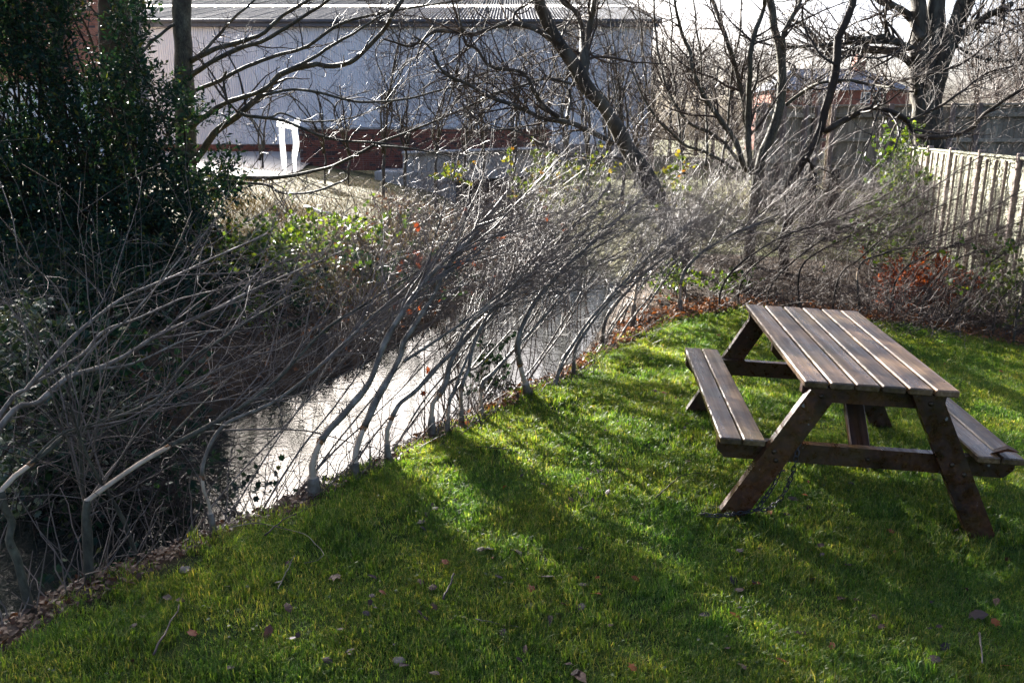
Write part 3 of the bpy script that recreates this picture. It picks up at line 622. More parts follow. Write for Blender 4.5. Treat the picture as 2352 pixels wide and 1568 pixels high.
# ------------------------------------------------------------------ the laid hedge
def bank_dir(p):
    i = int(np.argmin(((BANK-p[:2])**2).sum(1))); i = min(max(i, 1), len(BANK)-2); return nrm(BANK[i+1]-BANK[i-1])
HG = 'stems of the laid hedge along the stream bank'
ALLTW = []
def hedge_stem(label, pts, rpx, cut=None, shoots=12, twigs=150, hdir=None, base=None, mat='bark_grey', group=HG, forks=(), dirw=.5, sl=(.6, 1.5), tmat='twig'):
    """pts: traced course, first point on the ground; cut: (from, to) share of the length that is bare split wood"""
    b0 = at_lawn(*pts[0]) if base is None else np.array(base, float)
    b0[2] = H1(b0[0], b0[1])-.04 if base is None else b0[2]
    h = nrm(np.array(hdir)) if hdir is not None else bank_dir(b0)
    W_ = [b0]+[at_plane(x, y, b0, h) for x, y in pts[1:]]
    M = 34; P = resample(W_, M); P[:, :2] += np.c_[-h[1]*wob(P[:, 2]*3+b0[0], P[:, 0]*2, 1.2), h[0]*wob(P[:, 2]*3+b0[0], P[:, 0]*2, 1.2)]*np.linspace(0, .03, M)[:, None]
    D0 = b0[1]; r0 = .62*rpx/FPX*D0; Rd = r0*np.linspace(1, .28, M)**.9*rad_noise(M, 12, .07)
    rt = empty('laid_hedge_stem', b0, label, 'hedge stem', group); S = Sub(rt); g = Geo()
    if cut:
        i0 = max(2, int(cut[0]*M)); i1 = max(i0+2, int(cut[1]*M))
        g = Geo(); st = P[:i0+1].copy(); st_r = np.maximum(Rd[:i0+1]*1.18*rad_noise(i0+1, 4, .08), .004); g.tubes(resample(st, 2*len(st)+3), np.interp(np.linspace(0, 1, 2*len(st)+3), np.linspace(0, 1, len(st)), st_r)*np.linspace(1.35, 1, 2*len(st)+3), 12, gnarl=.075); S.part('stump', g, MAT[mat], rt)
        g = Geo(); tn_ = nrm(st[-1]-st[-2]); g.tubes(np.array([st[-1]-tn_*.01, st[-1]+tn_*.006]), st_r[-1]*np.array([.98, .93]), 9); S.part('cut_top', g, MAT['cut'], rt)
        g = Geo(); g.tubes(P[max(0, i0-1):i1+1], Rd[max(0, i0-1):i1+1]*np.linspace(.88, .98, i1+1-max(0, i0-1))*rad_noise(i1+1-max(0, i0-1), 5, .06), 11, flat=.85, gnarl=.04); S.part('split_wood', g, MAT['cut'], rt)
        g = Geo(); j0 = max(i1-1, 0); g.tubes(np.array([P[i1]-.018*nrm(P[i1]-P[j0]), P[i1]+.005*nrm(P[i1]-P[j0])]), np.array([Rd[i1]*.97, Rd[i1]*1.01]), 9); S.part('cut_ring', g, MAT['cutring'], rt)
        g = Geo(); g.tubes(resample(P[i1:], 70), np.interp(np.linspace(0, 1, 70), np.linspace(0, 1, M-i1), Rd[i1:])*rad_noise(70, 34, .06), 10, gnarl=.035); S.part('stem', g, MAT[mat], rt)
    else:
        g.tubes(resample(P, 80), np.interp(np.linspace(0, 1, 80), np.linspace(0, 1, M), Rd)*rad_noise(80, 38, .06)*(1+.35*np.exp(-np.linspace(0, 24, 80))), 10, gnarl=.035); S.part('stem', g, MAT[mat], rt)
    par = [P]; prr = [Rd]
    for fp, fr in forks:
        Q = resample([at_plane(x, y, b0, h) for x, y in fp], M); off = np.array([-h[1], h[0], 0])*rng.uniform(-.25, .25); Q = Q+off*np.linspace(0, 1, M)[:, None]
        rr_ = .62*fr/FPX*Q[0, 1]*np.linspace(1, .3, M); g = Geo(); g.tubes(Q, rr_, 7); S.part('side_shoot', g, MAT[mat], rt); par.append(Q); prr.append(rr_)
    PP, RR = np.array(par), np.array(prr); hv = np.array([h[0], h[1], 0.])
    B, Br = grow(PP, RR, int(shoots*1.6), (.34, .95), (6, 36), sl, 9, .12, .012, .5, .0055, .0022, hv*.12, .3)
    T1, T1r = grow(np.concatenate([B, resample_batch(PP, 9)]), np.concatenate([Br, RR[:, np.linspace(0, M-1, 9).astype(int)]]), int(twigs*1.05), (.36, 1), (20, 85) if group == HG else (25, 95), (.16, .62), 6, .2 if group == HG else .26, .02, .5, .0018, .0011, hv*.2, .3)
    if group == HG and base is None or 'slender' in label:
        hz_ = T1[:, -1, 2]-lawn_plane(T1[:, -1, 0], T1[:, -1, 1]); kp = (hz_ > .62) | (rng.random(len(T1)) < .3); T1, T1r = T1[kp], T1r[kp]
        hz_ = B[:, 5, 2]-lawn_plane(B[:, 5, 0], B[:, 5, 1]); kp = (hz_ > .5) | (rng.random(len(B)) < .35); B, Br = B[kp], Br[kp]
    T2, T2r = grow(T1, T1r, int(twigs*.4), (.15, 1), (25, 70), (.05, .2), 4, .2, .03, .6, .0015, .001, hv*.1, .3)
    WH, WHr = grow(PP, RR, 12, (.3, .95), (8, 42), (.6, 1.6), 8, .11, .01, .3, .0016, .0012, hv*.1, .3)
    ns_ = 9; sp_ = b0+np.c_[rng.normal(size=(ns_, 2))*.06, np.full(ns_, .03)]; sd_ = nrm(np.c_[rng.normal(size=(ns_, 2))*.5+h*.4, rng.uniform(.5, 1.2, ns_)]); sl_ = rng.uniform(.12, .5, ns_)[:, None, None]; tt_ = np.linspace(0, 1, 6)[None, :, None]
    SP = sp_[:, None]+sd_[:, None]*tt_*sl_+rng.normal(size=(ns_, 6, 3))*.012*tt_; KN, KNr = grow(PP, RR, 10, (.06, .6), (40, 80), (.02, .07), 3, .1, .1, .5, .006, .003)
    g = Geo(); g.tubes(B, Br, 4, False); g.tubes(T1, T1r, 3, False); g.tubes(T2, T2r, 3, False); g.tubes(SP, np.broadcast_to(np.linspace(.0032, .0014, 6), (ns_, 6)), 4, False); g.tubes(KN, KNr, 5); g.tubes(WH, WHr, 3, False)
    o = S.part('twigs', g, MAT[tmat], rt); o['kind'] = 'stuff'; ALLTW.append(T1)
    return rt
def resample_batch(PP, M):
    i = np.linspace(0, PP.shape[1]-1, M).astype(int); return PP[:, i]

# far left, in shade: stems rooted beyond the left edge of the lawn
bl = np.array([-2.35, 2.75, .05])
hedge_stem('thick pale shaded stem rising from the left edge, upper of the two long ones', [(-60, 1010), (0, 953), (60, 893), (131, 812), (178, 762), (208, 738), (279, 685), (336, 658), (420, 624), (503, 587), (620, 537)], 15, None, 10, 120, base=bl,
           forks=[([(74, 883), (175, 829), (208, 809), (255, 762), (336, 735), (420, 701), (470, 685), (671, 644)], 8), ([(62, 880), (60, 800), (40, 715), (15, 690), (-20, 670)], 4), ([(178, 760), (150, 680), (125, 640), (75, 595), (62, 530)], 4)], dirw=.5)
bl2 = np.array([-2.2, 2.95, .05])
hedge_stem('thick pale shaded stem rising from the left edge, lower of the two long ones', [(-60, 1035), (0, 980), (84, 926), (134, 883), (168, 859), (208, 849), (268, 826), (369, 765), (470, 722), (571, 671), (705, 611), (786, 577)], 15, None, 10, 120, base=bl2,
           forks=[([(208, 849), (289, 832), (379, 779), (436, 755), (487, 748), (560, 735)], 6), ([(168, 859), (208, 799), (248, 755), (285, 722), (389, 584), (393, 544)], 6)])
hedge_stem('crooked mossy stem with orange cut nearest the left edge of the lawn', [(67, 1371), (37, 1277), (20, 1230), (30, 1193), (7, 1156), (2, 1136), (12, 1112), (50, 1082), (107, 1037), (151, 1000), (255, 963), (362, 916), (419, 839), (503, 782), (571, 735), (700, 660)], 14, (.24, .30), 10, 130, hdir=(.45, .89), mat='bark_green',
           forks=[([(60, 1075), (128, 997), (215, 963), (302, 910), (380, 890), (470, 860)], 6)])
hedge_stem('laid stem with long pale split strip leaving a square-cut upright stump', [(201, 1318), (200, 1230), (198, 1160), (206, 1146), (289, 1085), (352, 1044), (436, 1000), (537, 946), (638, 876), (671, 842), (750, 760), (850, 690), (960, 620)], 15, (.16, .30), 13, 170, mat='bark_green',
           forks=[([(352, 1044), (436, 985), (503, 940), (600, 880)], 6)])
hedge_stem('bent laid stem with notched yellow cut over the water\'s near end', [(490, 1196), (478, 1150), (466, 1120), (463, 1089), (473, 1042), (503, 987), (537, 963), (638, 920), (740, 840), (830, 750), (930, 660), (1020, 580)], 11, (.06, .15), 12, 160)
hedge_stem('unlaid dark upright stem behind the square-cut stump', [(205, 1300), (196, 1150), (186, 1040), (178, 940), (190, 850)], 12, None, 4, 50, mat='bark_green')
hedge_stem('mossy unlaid stem leaning back towards the left beside the stump', [(319, 1262), (285, 1200), (255, 1142), (215, 1075), (180, 1000), (150, 920)], 10, None, 4, 50, mat='bark_green')
# middle, over the water
hedge_stem('stout laid stem with long grey-white split base, first over the bright water', [(721, 1128), (718, 1085), (717, 1062), (732, 1022), (750, 993), (779, 962), (808, 928), (846, 881), (870, 819), (897, 758), (934, 701), (988, 631), (1072, 550), (1150, 470)], 17, (.045, .155), 13, 210)
hedge_stem('stout pale laid stem with smooth split base, second over the bright water', [(814, 1085), (815, 1051), (830, 993), (846, 959), (870, 905), (917, 822), (927, 782), (954, 742), (988, 688), (1021, 621), (1075, 544), (1170, 440)], 16, (.02, .16), 13, 210,
           forks=[([(927, 830), (1000, 770), (1080, 700), (1160, 610)], 7)])
hedge_stem('slimmer laid stem with short cut above a dark stump, third over the water', [(893, 1052), (888, 1004), (893, 975), (913, 932), (926, 917), (948, 902), (1005, 842), (1048, 799), (1088, 738), (1156, 681), (1250, 600), (1330, 510)], 12, (.05, .10), 12, 190)
hedge_stem('laid stem with bright orange-tan peeled foot and forked top', [(993, 990), (991, 953), (993, 926), (1021, 886), (1042, 816), (1105, 742), (1156, 688), (1240, 600), (1330, 500), (1400, 420)], 13, (.02, .10), 12, 200,
           forks=[([(1021, 886), (1072, 852), (1099, 842), (1150, 790), (1230, 700)], 7)])
hedge_stem('thin laid stem with small tan cut close beside the orange-tan foot', [(1026, 985), (1031, 923), (1045, 893), (1070, 830), (1120, 740), (1190, 660), (1270, 570)], 8, (.03, .08), 10, 180)
hedge_stem('upright dark-footed laid stem between tan-footed neighbours over the water', [(1060, 972), (1060, 889), (1075, 852), (1088, 799), (1115, 735), (1156, 681), (1260, 560), (1360, 440)], 9, (.03, .07), 11, 190)
hedge_stem('short thin laid stem with cream cut by the holly sprig on the bank', [(1108, 952), (1104, 889), (1122, 866), (1150, 836), (1210, 770), (1290, 680), (1370, 600)], 9, (.05, .12), 10, 180)
hedge_stem('curved laid stem with long orange bare foot rising from a mossy stool', [(1219, 908), (1200, 860), (1188, 806), (1196, 755), (1230, 690), (1300, 610), (1400, 520), (1480, 450)], 12, (.03, .13), 12, 210)
hedge_stem('laid stem among red leaf litter just past the mossy stool', [(1270, 889), (1290, 832), (1310, 799), (1350, 740), (1420, 660), (1500, 580), (1600, 500)], 8, None, 11, 200)
hedge_stem('dark thin laid stem behind the leaf-littered bank, mid hedge', [(1318, 852), (1320, 805), (1345, 760), (1400, 690), (1480, 610), (1560, 540)], 8, None, 11, 200)
hedge_stem('laid stem where the bank narrows before the lawn corner', [(1385, 785), (1390, 738), (1430, 680), (1500, 610), (1600, 540)], 8, None, 11, 200)
hedge_stem('orange-barked laid stem near the far corner of the lawn', [(1453, 745), (1458, 681), (1475, 614), (1495, 587), (1560, 540), (1660, 480)], 8, (.1, .25), 11, 190)
hedge_stem('pale-topped stub and laid stem at the far corner of the lawn', [(1562, 712), (1566, 640), (1600, 590), (1680, 540), (1790, 490)], 8, (.1, .2), 11, 190, hdir=(.95, .3))
# dense crown of the middle: slimmer stems nobody can tell apart
for k in range(19):
    f = k/18; i = 3.0+f*4.8; j = int(i); p = BANK[j]+(BANK[min(j+1, len(BANK)-1)]-BANK[j])*(i-j)+rng.uniform(-.12, .1, 2); hd = bank_dir(p)
    nrl = np.array([-hd[1], hd[0]]); p = p+nrl*rng.uniform(.05, .35); z0 = H1(*p)-.05; Lh = rng.uniform(1.6, 2.6); ht = rng.uniform(1.0, 1.6)*(1-.32*f)
    pts3 = [np.array([p[0]+hd[0]*Lh*t**1.1+nrl[0]*rng.uniform(-.04, .04), p[1]+hd[1]*Lh*t**1.1+nrl[1]*rng.uniform(-.04, .04), z0+ht*t]) for t in np.linspace(0, 1, 6)]
    vp = [inview(*q) for q in pts3]
    hedge_stem('slender grey laid stem lost among the dense middle of the hedge', vp, 4.6, (.03, .1) if k % 3 == 0 else None, 20, 260, base=pts3[0], dirw=.5, hdir=hd+rng.uniform(-.08, .08, 2))
# far hedge, running right behind the lawn
RG = 'stems of the laid hedge behind the picnic table'
EB = EDGE[8:]
rl_ = [([(1640, 712), (1650, 655), (1700, 612), (1790, 552), (1900, 500), (2050, 440)], 8), ([(1752, 708), (1765, 660), (1830, 600), (1930, 540), (2060, 470)], 7), ([(1842, 712), (1850, 610), (1960, 530), (2060, 478), (2162, 423), (2251, 364)], 8),
       ([(1900, 722), (1936, 636), (1982, 598), (2028, 548), (2111, 500), (2220, 440)], 9), ([(1962, 728), (1976, 618), (2021, 590), (2086, 566), (2139, 553), (2240, 500), (2352, 430)], 9), ([(2040, 735), (2060, 640), (2130, 590), (2250, 540), (2380, 500)], 8),
       ([(2110, 745), (2130, 660), (2200, 600), (2300, 560), (2420, 520)], 7), ([(2190, 758), (2210, 690), (2270, 610), (2352, 560), (2460, 500)], 8), ([(2275, 775), (2290, 700), (2340, 640), (2420, 590), (2520, 540)], 8), ([(1700, 706), (1712, 640), (1780, 570), (1870, 520), (1990, 450)], 7), ([(2340, 790), (2350, 690), (2400, 640), (2500, 580)], 9)]
names_ = ['first laid stem of the far hedge, next to the lawn corner', 'thin laid stem right of the lawn corner, behind the table top', 'long dark laid stem reaching up across the pale fence', 'pale laid stem rising left of the orange beech leaves',
          'laid stem with tan stub over the orange beech leaves', 'laid stem growing through the orange beech leaves', 'laid stem above the right half of the orange beech leaves', 'laid stem just right of the orange beech leaves', 'laid stem near the right edge before the pale fence', 'second thin laid stem behind the table\'s far edge', 'stem of the far hedge at the right edge of the picture']
for (pts, rp_), lab in zip(rl_, names_):
    hedge_stem(lab, [(x+rng.uniform(-16, 16), y) for x, y in pts[:1]]+[(x+rng.uniform(-9, 9), y+rng.uniform(-9, 9)) for x, y in pts[1:]], rp_*rng.uniform(.4, .65), (.18, .26) if 'tan stub' in lab else None, 15, 230, hdir=(.97, -.12), group=RG, mat='bark_dark' if ('dark' in lab or len(lab) % 2) else 'bark_willow', tmat='twig_brown', sl=(.5, 1.2))

# ------------------------------------------------------------------ bare trees
def bare_tree(name, label, base_v, D, trunks, limbs, bark, tw=(60, 500, 900), l1=(.5, 1.6), group=None, ground=True, tmat='twig_dark', up=.03, droop=0, seedwig=.14, rmax=.02, cat='tree'):
    """trunks, limbs: (course in the frame, radius from, radius to in frame px, metres the far end lies deeper)"""
    b = at(*base_v, D); b[2] = H1(b[0], b[1])
    rt = empty(name, b, label, cat, group); S = Sub(rt); PP = []; RR = []
    for k, (lst, nm) in enumerate(((trunks, 'trunk'), (limbs, 'branch'))):
        for (pts, ra, rb, dd, *d0) in lst:
            n = len(pts); st = d0[0] if d0 else 0
            Wp = [at(x, y, D+st+(dd-st)*i/(n-1)+(.12*math.sin(2.1*i+ra) if nm == 'branch' else 0)) for i, (x, y) in enumerate(pts)]
            if nm == 'trunk' and ground: Wp = [np.array([Wp[0][0]+(Wp[0][0]-Wp[1][0])*.2, Wp[0][1], H1(Wp[0][0], Wp[0][1])-.2])]+Wp
            M = 40; P = resample(Wp, M); rd = (1 if nm == 'trunk' else .75)*np.linspace(ra, rb, M)/FPX*D*rad_noise(M, 14, .05)
            if nm == 'trunk' and ground: rd[:5] *= np.array([1.5, 1.3, 1.16, 1.08, 1.03])
            P += .02*np.stack([wob(P[:, 2]*2, P[:, 0]*2, 1.5, k), wob(P[:, 0]*2, P[:, 2]*2, 1.4, k+2), 0*P[:, 0]], 1)
            g = Geo(); g.tubes(P, rd, 14 if nm == 'trunk' else 9, gnarl={'bark_willow': .085, 'bark_green': .02}.get(bark, .05)); S.part(nm, g, MAT[bark], rt)
            if nm == 'branch' or len(limbs) < 2: PP.append(P); RR.append(rd)
    PP, RR = np.array(PP), np.array(RR)
    B, Br = grow(PP, RR, tw[0], (.15, 1), (25, 70), l1, 10, seedwig, up, .5, rmax, .004, (0, 0, -droop), .45)
    B2, B2r = grow(np.concatenate([B, PP[:, np.linspace(0, 39, 10).astype(int)]]), np.concatenate([Br, RR[:, np.linspace(0, 39, 10).astype(int)]]), tw[1], (.15, 1), (25, 70), (l1[0]*.4, l1[1]*.5), 7, seedwig*1.2, up, .5, rmax*.45, .0028, (0, 0, -droop), .3)
    B3, B3r = grow(B2, B2r, tw[2], (.15, 1), (25, 70), (.1, .38), 5, .2, up, .6, .0045, .0022, (0, 0, 0), .3)
    g = Geo(); g.tubes(B, Br, 5, False); g.tubes(B2, B2r, 3, False); g.tubes(B3, B3r, 3, False); o = S.part('twigs', g, MAT[tmat], rt); o['kind'] = 'stuff'
    return rt, B3
bare_tree('smooth_tree', 'smooth green-grey trunk behind the evergreen with long branches sweeping right', (427, 470), 13., [([(427, 470), (426, 330), (425, 235), (421, 134), (419, 60), (418, 0), (416, -160), (420, -330)], 23, 17, .0)],
  [([(440, 140), (450, 134), (497, 112), (537, 101), (597, 82), (621, 60), (648, 37), (705, 3), (780, -60)], 8, 3, -.6), ([(452, 132), (497, 87), (534, 44), (587, 0), (650, -70)], 5, 2, .8),
   ([(436, 176), (453, 164), (503, 134), (550, 111), (604, 94), (655, 64), (722, 23), (752, 0), (830, -60)], 8, 3, -1.2), ([(440, 212), (453, 205), (503, 186), (571, 151), (638, 128), (705, 107), (786, 54), (897, 27), (1020, 7), (1100, -6)], 6, 2.2, -1.),
   ([(440, 292), (456, 279), (503, 245), (537, 230), (594, 211), (638, 178)], 9, 5, -.8), ([(440, 380), (470, 336), (497, 302), (554, 258), (604, 215), (644, 171), (722, 148), (755, 153), (786, 149), (813, 139), (853, 101), (887, 64), (900, 37), (924, 0), (960, -60)], 11, 4, -1.4),
   ([(644, 171), (722, 130), (786, 91), (830, 65), (900, 20), (940, -20)], 5, 2, -.9, -.8), ([(554, 260), (567, 266), (638, 275), (688, 292), (738, 312), (786, 324), (870, 329), (988, 349), (1072, 354), (1190, 349)], 4.5, 1.8, -1.8, -.7),
   ([(564, 267), (621, 270), (645, 260), (700, 279), (786, 275), (840, 260), (905, 232)], 3, 1.5, -1., -.7), ([(604, 219), (621, 215), (671, 206), (722, 211), (786, 227), (837, 235), (937, 227), (1038, 201), (1122, 191), (1223, 201)], 4, 1.6, -1.6, -.9),
   ([(435, 400), (514, 403), (571, 408), (655, 406), (738, 389), (786, 373), (864, 332), (927, 307), (1021, 269), (1122, 222), (1156, 208), (1256, 181)], 6, 1.8, -2.6), ([(864, 335), (930, 340), (1000, 352), (1080, 372)], 3, 1.4, -2.2, -1.6),
   ([(435, 410), (514, 416), (554, 420), (614, 425), (638, 440), (671, 445), (722, 440), (786, 416), (800, 408)], 5.5, 2.2, -2.2), ([(420, 60), (400, 56), (330, 120), (280, 210)], 5, 2, -.6), ([(505, 190), (520, 165), (515, 190), (525, 240), (520, 275), (505, 300)], 2.5, 3, -.6, -.3)],
  'bark_green', (60, 420, 1000), (.35, 1.3), droop=.02)
TWIN, _ = bare_tree('twin_trunk_tree', 'dark twisted twin-trunked tree behind the evergreen, in front of brick', (285, 420), 15., [([(268, 430), (258, 250), (248, 120), (246, 0), (240, -200)], 20, 16, 0), ([(292, 430), (290, 280), (287, 120), (280, 0), (290, -200)], 20, 15, .15)],
  [([(300, 60), (318, 30), (330, 0), (360, -60)], 5, 2, .3), ([(240, 130), (219, 131), (209, 87), (176, 18), (160, -40)], 4, 2.5, -.6), ([(228, 40), (200, 10), (170, -20)], 3, 2, .4)], 'bark_dark', (14, 70, 120), (.4, 1.1))
bare_tree('dark_trunk_tree', 'dark straight trunk behind the evergreen near the upper left corner', (128, 430), 14., [([(130, 430), (132, 200), (128, 40), (122, -60), (118, -260)], 14, 11, 0)], [([(130, 100), (165, 60), (196, 100)], 3, 1.5, -.4), ([(126, 20), (90, -30), (60, -90)], 4, 2, .3)], 'bark_dark', (8, 40, 80), (.4, 1.))
bare_tree('leaning_willow', 'rough dark willow leaning left over the stream beyond the hedge', (1525, 503), 10.2, [([(1562, 560), (1530, 500), (1491, 420), (1454, 362), (1431, 322), (1414, 285), (1390, 248), (1357, 208), (1323, 161), (1303, 124), (1283, 97), (1263, 67), (1246, 20), (1240, 0), (1225, -120)], 24, 9, -.8)],
  [([(1340, 188), (1347, 134), (1354, 67), (1364, 0), (1370, -90)], 10, 7, .2, -.4), ([(1345, 175), (1337, 130), (1337, 84), (1323, 27), (1290, 0), (1250, -60)], 9, 6, .5, -.4),
   ([(1262, 90), (1250, 81), (1223, 64), (1182, 54), (1139, 60), (1088, 81), (1062, 77), (1001, 72), (961, 97), (937, 107), (880, 90)], 8, 2.5, -1.8, -.7), ([(1407, 329), (1357, 302), (1307, 282), (1240, 269), (1189, 245), (1139, 228), (1075, 195), (1021, 168), (988, 111), (948, 84)], 8.5, 2.2, -2.2, -.3),
   ([(1283, 269), (1246, 245), (1226, 211), (1216, 181), (1189, 164), (1122, 151), (1095, 111), (1075, 104), (1062, 67), (1051, 27), (1040, -20)], 6, 2, -1.6, -.9), ([(1320, 196), (1307, 191), (1256, 181), (1206, 195), (1156, 211), (1105, 238), (1060, 270)], 4, 1.6, -1.6, -.5),
   ([(1430, 366), (1414, 362), (1357, 362), (1290, 356), (1240, 329), (1182, 299), (1120, 300)], 5, 1.8, -2.2, -.2), ([(1283, 97), (1300, 60), (1330, 20), (1380, -30)], 4, 2, .6, -.6), ([(1180, 54), (1185, 30), (1215, 10), (1240, -10)], 4, 2, -.9, -.9), ([(1305, 270), (1312, 230), (1308, 205)], 5, 3.5, -.9, -1.)],
  'bark_willow', (110, 800, 1300), (.4, 1.5), tmat='twig_far', droop=.01)
_, HZ = bare_tree('hazel_clump', 'many-stemmed bare hazel clump rising from the thicket right of the willow', (1735, 400), 11., [([(1740, 400), (1774, 302), (1794, 235), (1797, 168), (1780, 67), (1767, 0), (1750, -120)], 13, 7, .3)],
  [([(1797, 150), (1800, 84), (1831, 17), (1837, 0), (1870, -100)], 8, 5, .4, .1), ([(1728, 400), (1723, 369), (1717, 269), (1723, 168), (1730, 84), (1754, 17), (1757, 0), (1770, -100)], 10, 5, -.3), ([(1720, 380), (1720, 336), (1707, 235), (1693, 168), (1673, 101), (1643, 17), (1636, 0), (1610, -90)], 9, 5, .6),
   ([(1712, 390), (1707, 369), (1676, 302), (1626, 235), (1592, 168), (1586, 117), (1566, 77), (1550, 0)], 9, 3.5, -.5), ([(1804, 242), (1844, 211), (1884, 191), (1952, 185), (2002, 195), (2046, 201)], 6, 2.5, -.8, .2), ([(1700, 370), (1640, 310), (1580, 280), (1530, 200), (1510, 100), (1500, 0)], 6, 3, .8), ([(1690, 390), (1620, 350), (1570, 330), (1500, 260), (1450, 160)], 5, 2, -.8), ([(1620, 380), (1625, 300), (1615, 200), (1600, 60), (1590, -40)], 4.5, 2.5, 1.), ([(1650, 395), (1670, 300), (1680, 180), (1700, 60), (1705, -40)], 4.5, 2.5, .9), ([(1570, 400), (1560, 290), (1545, 160), (1540, 20), (1530, -40)], 4, 2, 1.3)],
  'bark_green', (110, 850, 1400), (.4, 1.4), tmat='twig_far', up=.05)
bare_tree('crooked_stem_tree', 'crooked stem beside the hazel with a looping low branch to the right', (1815, 430), 10.5, [([(1815, 440), (1827, 403), (1851, 356), (1884, 302), (1901, 235), (1921, 151), (1928, 84), (1958, 0), (1975, -100)], 12, 7, .2)],
  [([(1895, 302), (1908, 295), (1952, 269), (2002, 248), (2052, 258), (2083, 279), (2103, 309), (2153, 316), (2220, 302), (2270, 255), (2352, 201), (2420, 160)], 9, 4, -.8, .1), ([(2085, 280), (2093, 275), (2153, 248), (2193, 222), (2270, 168), (2352, 148)], 5, 2, -.2, -.4), ([(1925, 150), (1880, 120), (1850, 60), (1840, 10)], 4, 2, .3, .15), ([(2000, 250), (2030, 200), (2090, 180), (2200, 150), (2300, 80), (2380, 40)], 4, 2, .4, -.3), ([(2010, 196), (2005, 215), (2015, 240)], 3.5, 3, -.3, -.3), ([(1850, 360), (1870, 400), (1850, 420)], 5, 4, -.2, 0)],
  'bark_dark', (60, 420, 900), (.4, 1.4), tmat='twig_dark')
bare_tree('pollard_tree', 'big knobbly ivy-footed pollard tree before the close-board fence', (2140, 345), 17., [([(2122, 345), (2116, 322), (2113, 235), (2109, 168), (2112, 84), (2110, 20), (2100, -90)], 19, 17, .2), ([(2152, 345), (2150, 330), (2143, 235), (2160, 170), (2175, 120), (2187, 80), (2203, 34), (2225, -20), (2250, -100)], 21, 14, -.1), ([(2135, 240), (2140, 150), (2148, 70), (2150, 0), (2155, -100)], 20, 18, .4)],
  [([(2112, 180), (2086, 141), (2036, 117), (1968, 116), (1918, 124), (1884, 101), (1851, 64), (1810, 40)], 13, 4, .5), ([(2112, 125), (2069, 101), (2036, 86), (1985, 89), (1941, 87)], 10, 6, -.5), ([(2060, 98), (1985, 97), (1918, 101), (1851, 107), (1767, 104), (1700, 80)], 6, 2.5, -.8, -.3), ([(2119, 90), (2086, 37), (2052, 13), (2019, 0), (1960, -50)], 12, 8, .4), ([(2178, 115), (2237, 57), (2287, 27), (2321, 10)], 11, 8, -.5), ([(2180, 100), (2200, 108), (2240, 130), (2300, 140), (2360, 130)], 5, 2.5, -.8), ([(2215, 40), (2250, -20), (2300, -60)], 8, 5, .3), ([(2100, 220), (2106, 200), (2096, 160)], 8, 4, -.4)],
  'bark_willow', (110, 750, 1100), (.6, 2.2), tmat='twig_dark', rmax=.03)
# bare saplings before the warehouse and the wood beyond the fence
sap = [(745, 372, 22.), (800, 376, 23.), (880, 372, 21.), (930, 366, 24.), (1000, 370, 20.), (1065, 372, 22.), (1110, 372, 19.), (1180, 372, 23.), (1240, 372, 20.), (1300, 372, 19.), (1350, 372, 22.), (1400, 372, 18.), (1460, 376, 20.), (600, 388, 25.), (1432, 378, 17.), (1495, 380, 18.)]
wds = ['leftmost bare sapling standing before the corrugated wall near the white barrier', 'thin bare sapling just right of the white barrier', 'bare sapling before the corrugated wall above the red brick', 'slanting bare sapling over the left part of the brick wall', 'bushy bare sapling above the middle of the brick wall', 'bare sapling left of the culvert opening', 'bare sapling directly behind the culvert slab\'s left end', 'bare sapling above the culvert opening', 'bare sapling above the yellow maple leaves', 'twiggy sapling left of the willow trunk', 'bare sapling right behind the willow\'s crown', 'bare sapling behind the willow\'s lower trunk', 'bare sapling between the willow and the hazel clump', 'whippy sapling left of the white barrier', 'tall twiggy sapling before the warehouse\'s right corner', 'tall twiggy sapling just past the warehouse\'s right corner']
for (x, y, D), lb in zip(sap, wds):
    tall = 380 if x in (1432, 1495) else rng.uniform(170, 330) if x > 850 else rng.uniform(120, 200); ln = rng.uniform(-40, 60)
    n = 5 if x > 850 else 3
    lim = [([(x+rng.uniform(-4, 4), y-20), (x+ln*.2+k*6-12, y-tall*.4), (x+ln*.6+rng.uniform(-60, 60), y-tall*.8), (x+ln+rng.uniform(-80, 80), y-tall)], 2.6, 1.2, rng.uniform(-1, 1)) for k in range(n)]
    bare_tree('bare_sapling', lb, (x, y), D, [([(x, y+14), (x+3, y-6), (x+ln*.25, y-tall*.45), (x+ln, y-tall*1.05)], 4 if x > 850 else 2.6, 1.2, .3)], lim, 'bark_willow', (40, 220, 300) if x > 850 else (14, 70, 90), (.5, 1.7), 'bare saplings before the warehouse', tmat='twig_far', up=.1, cat='sapling')
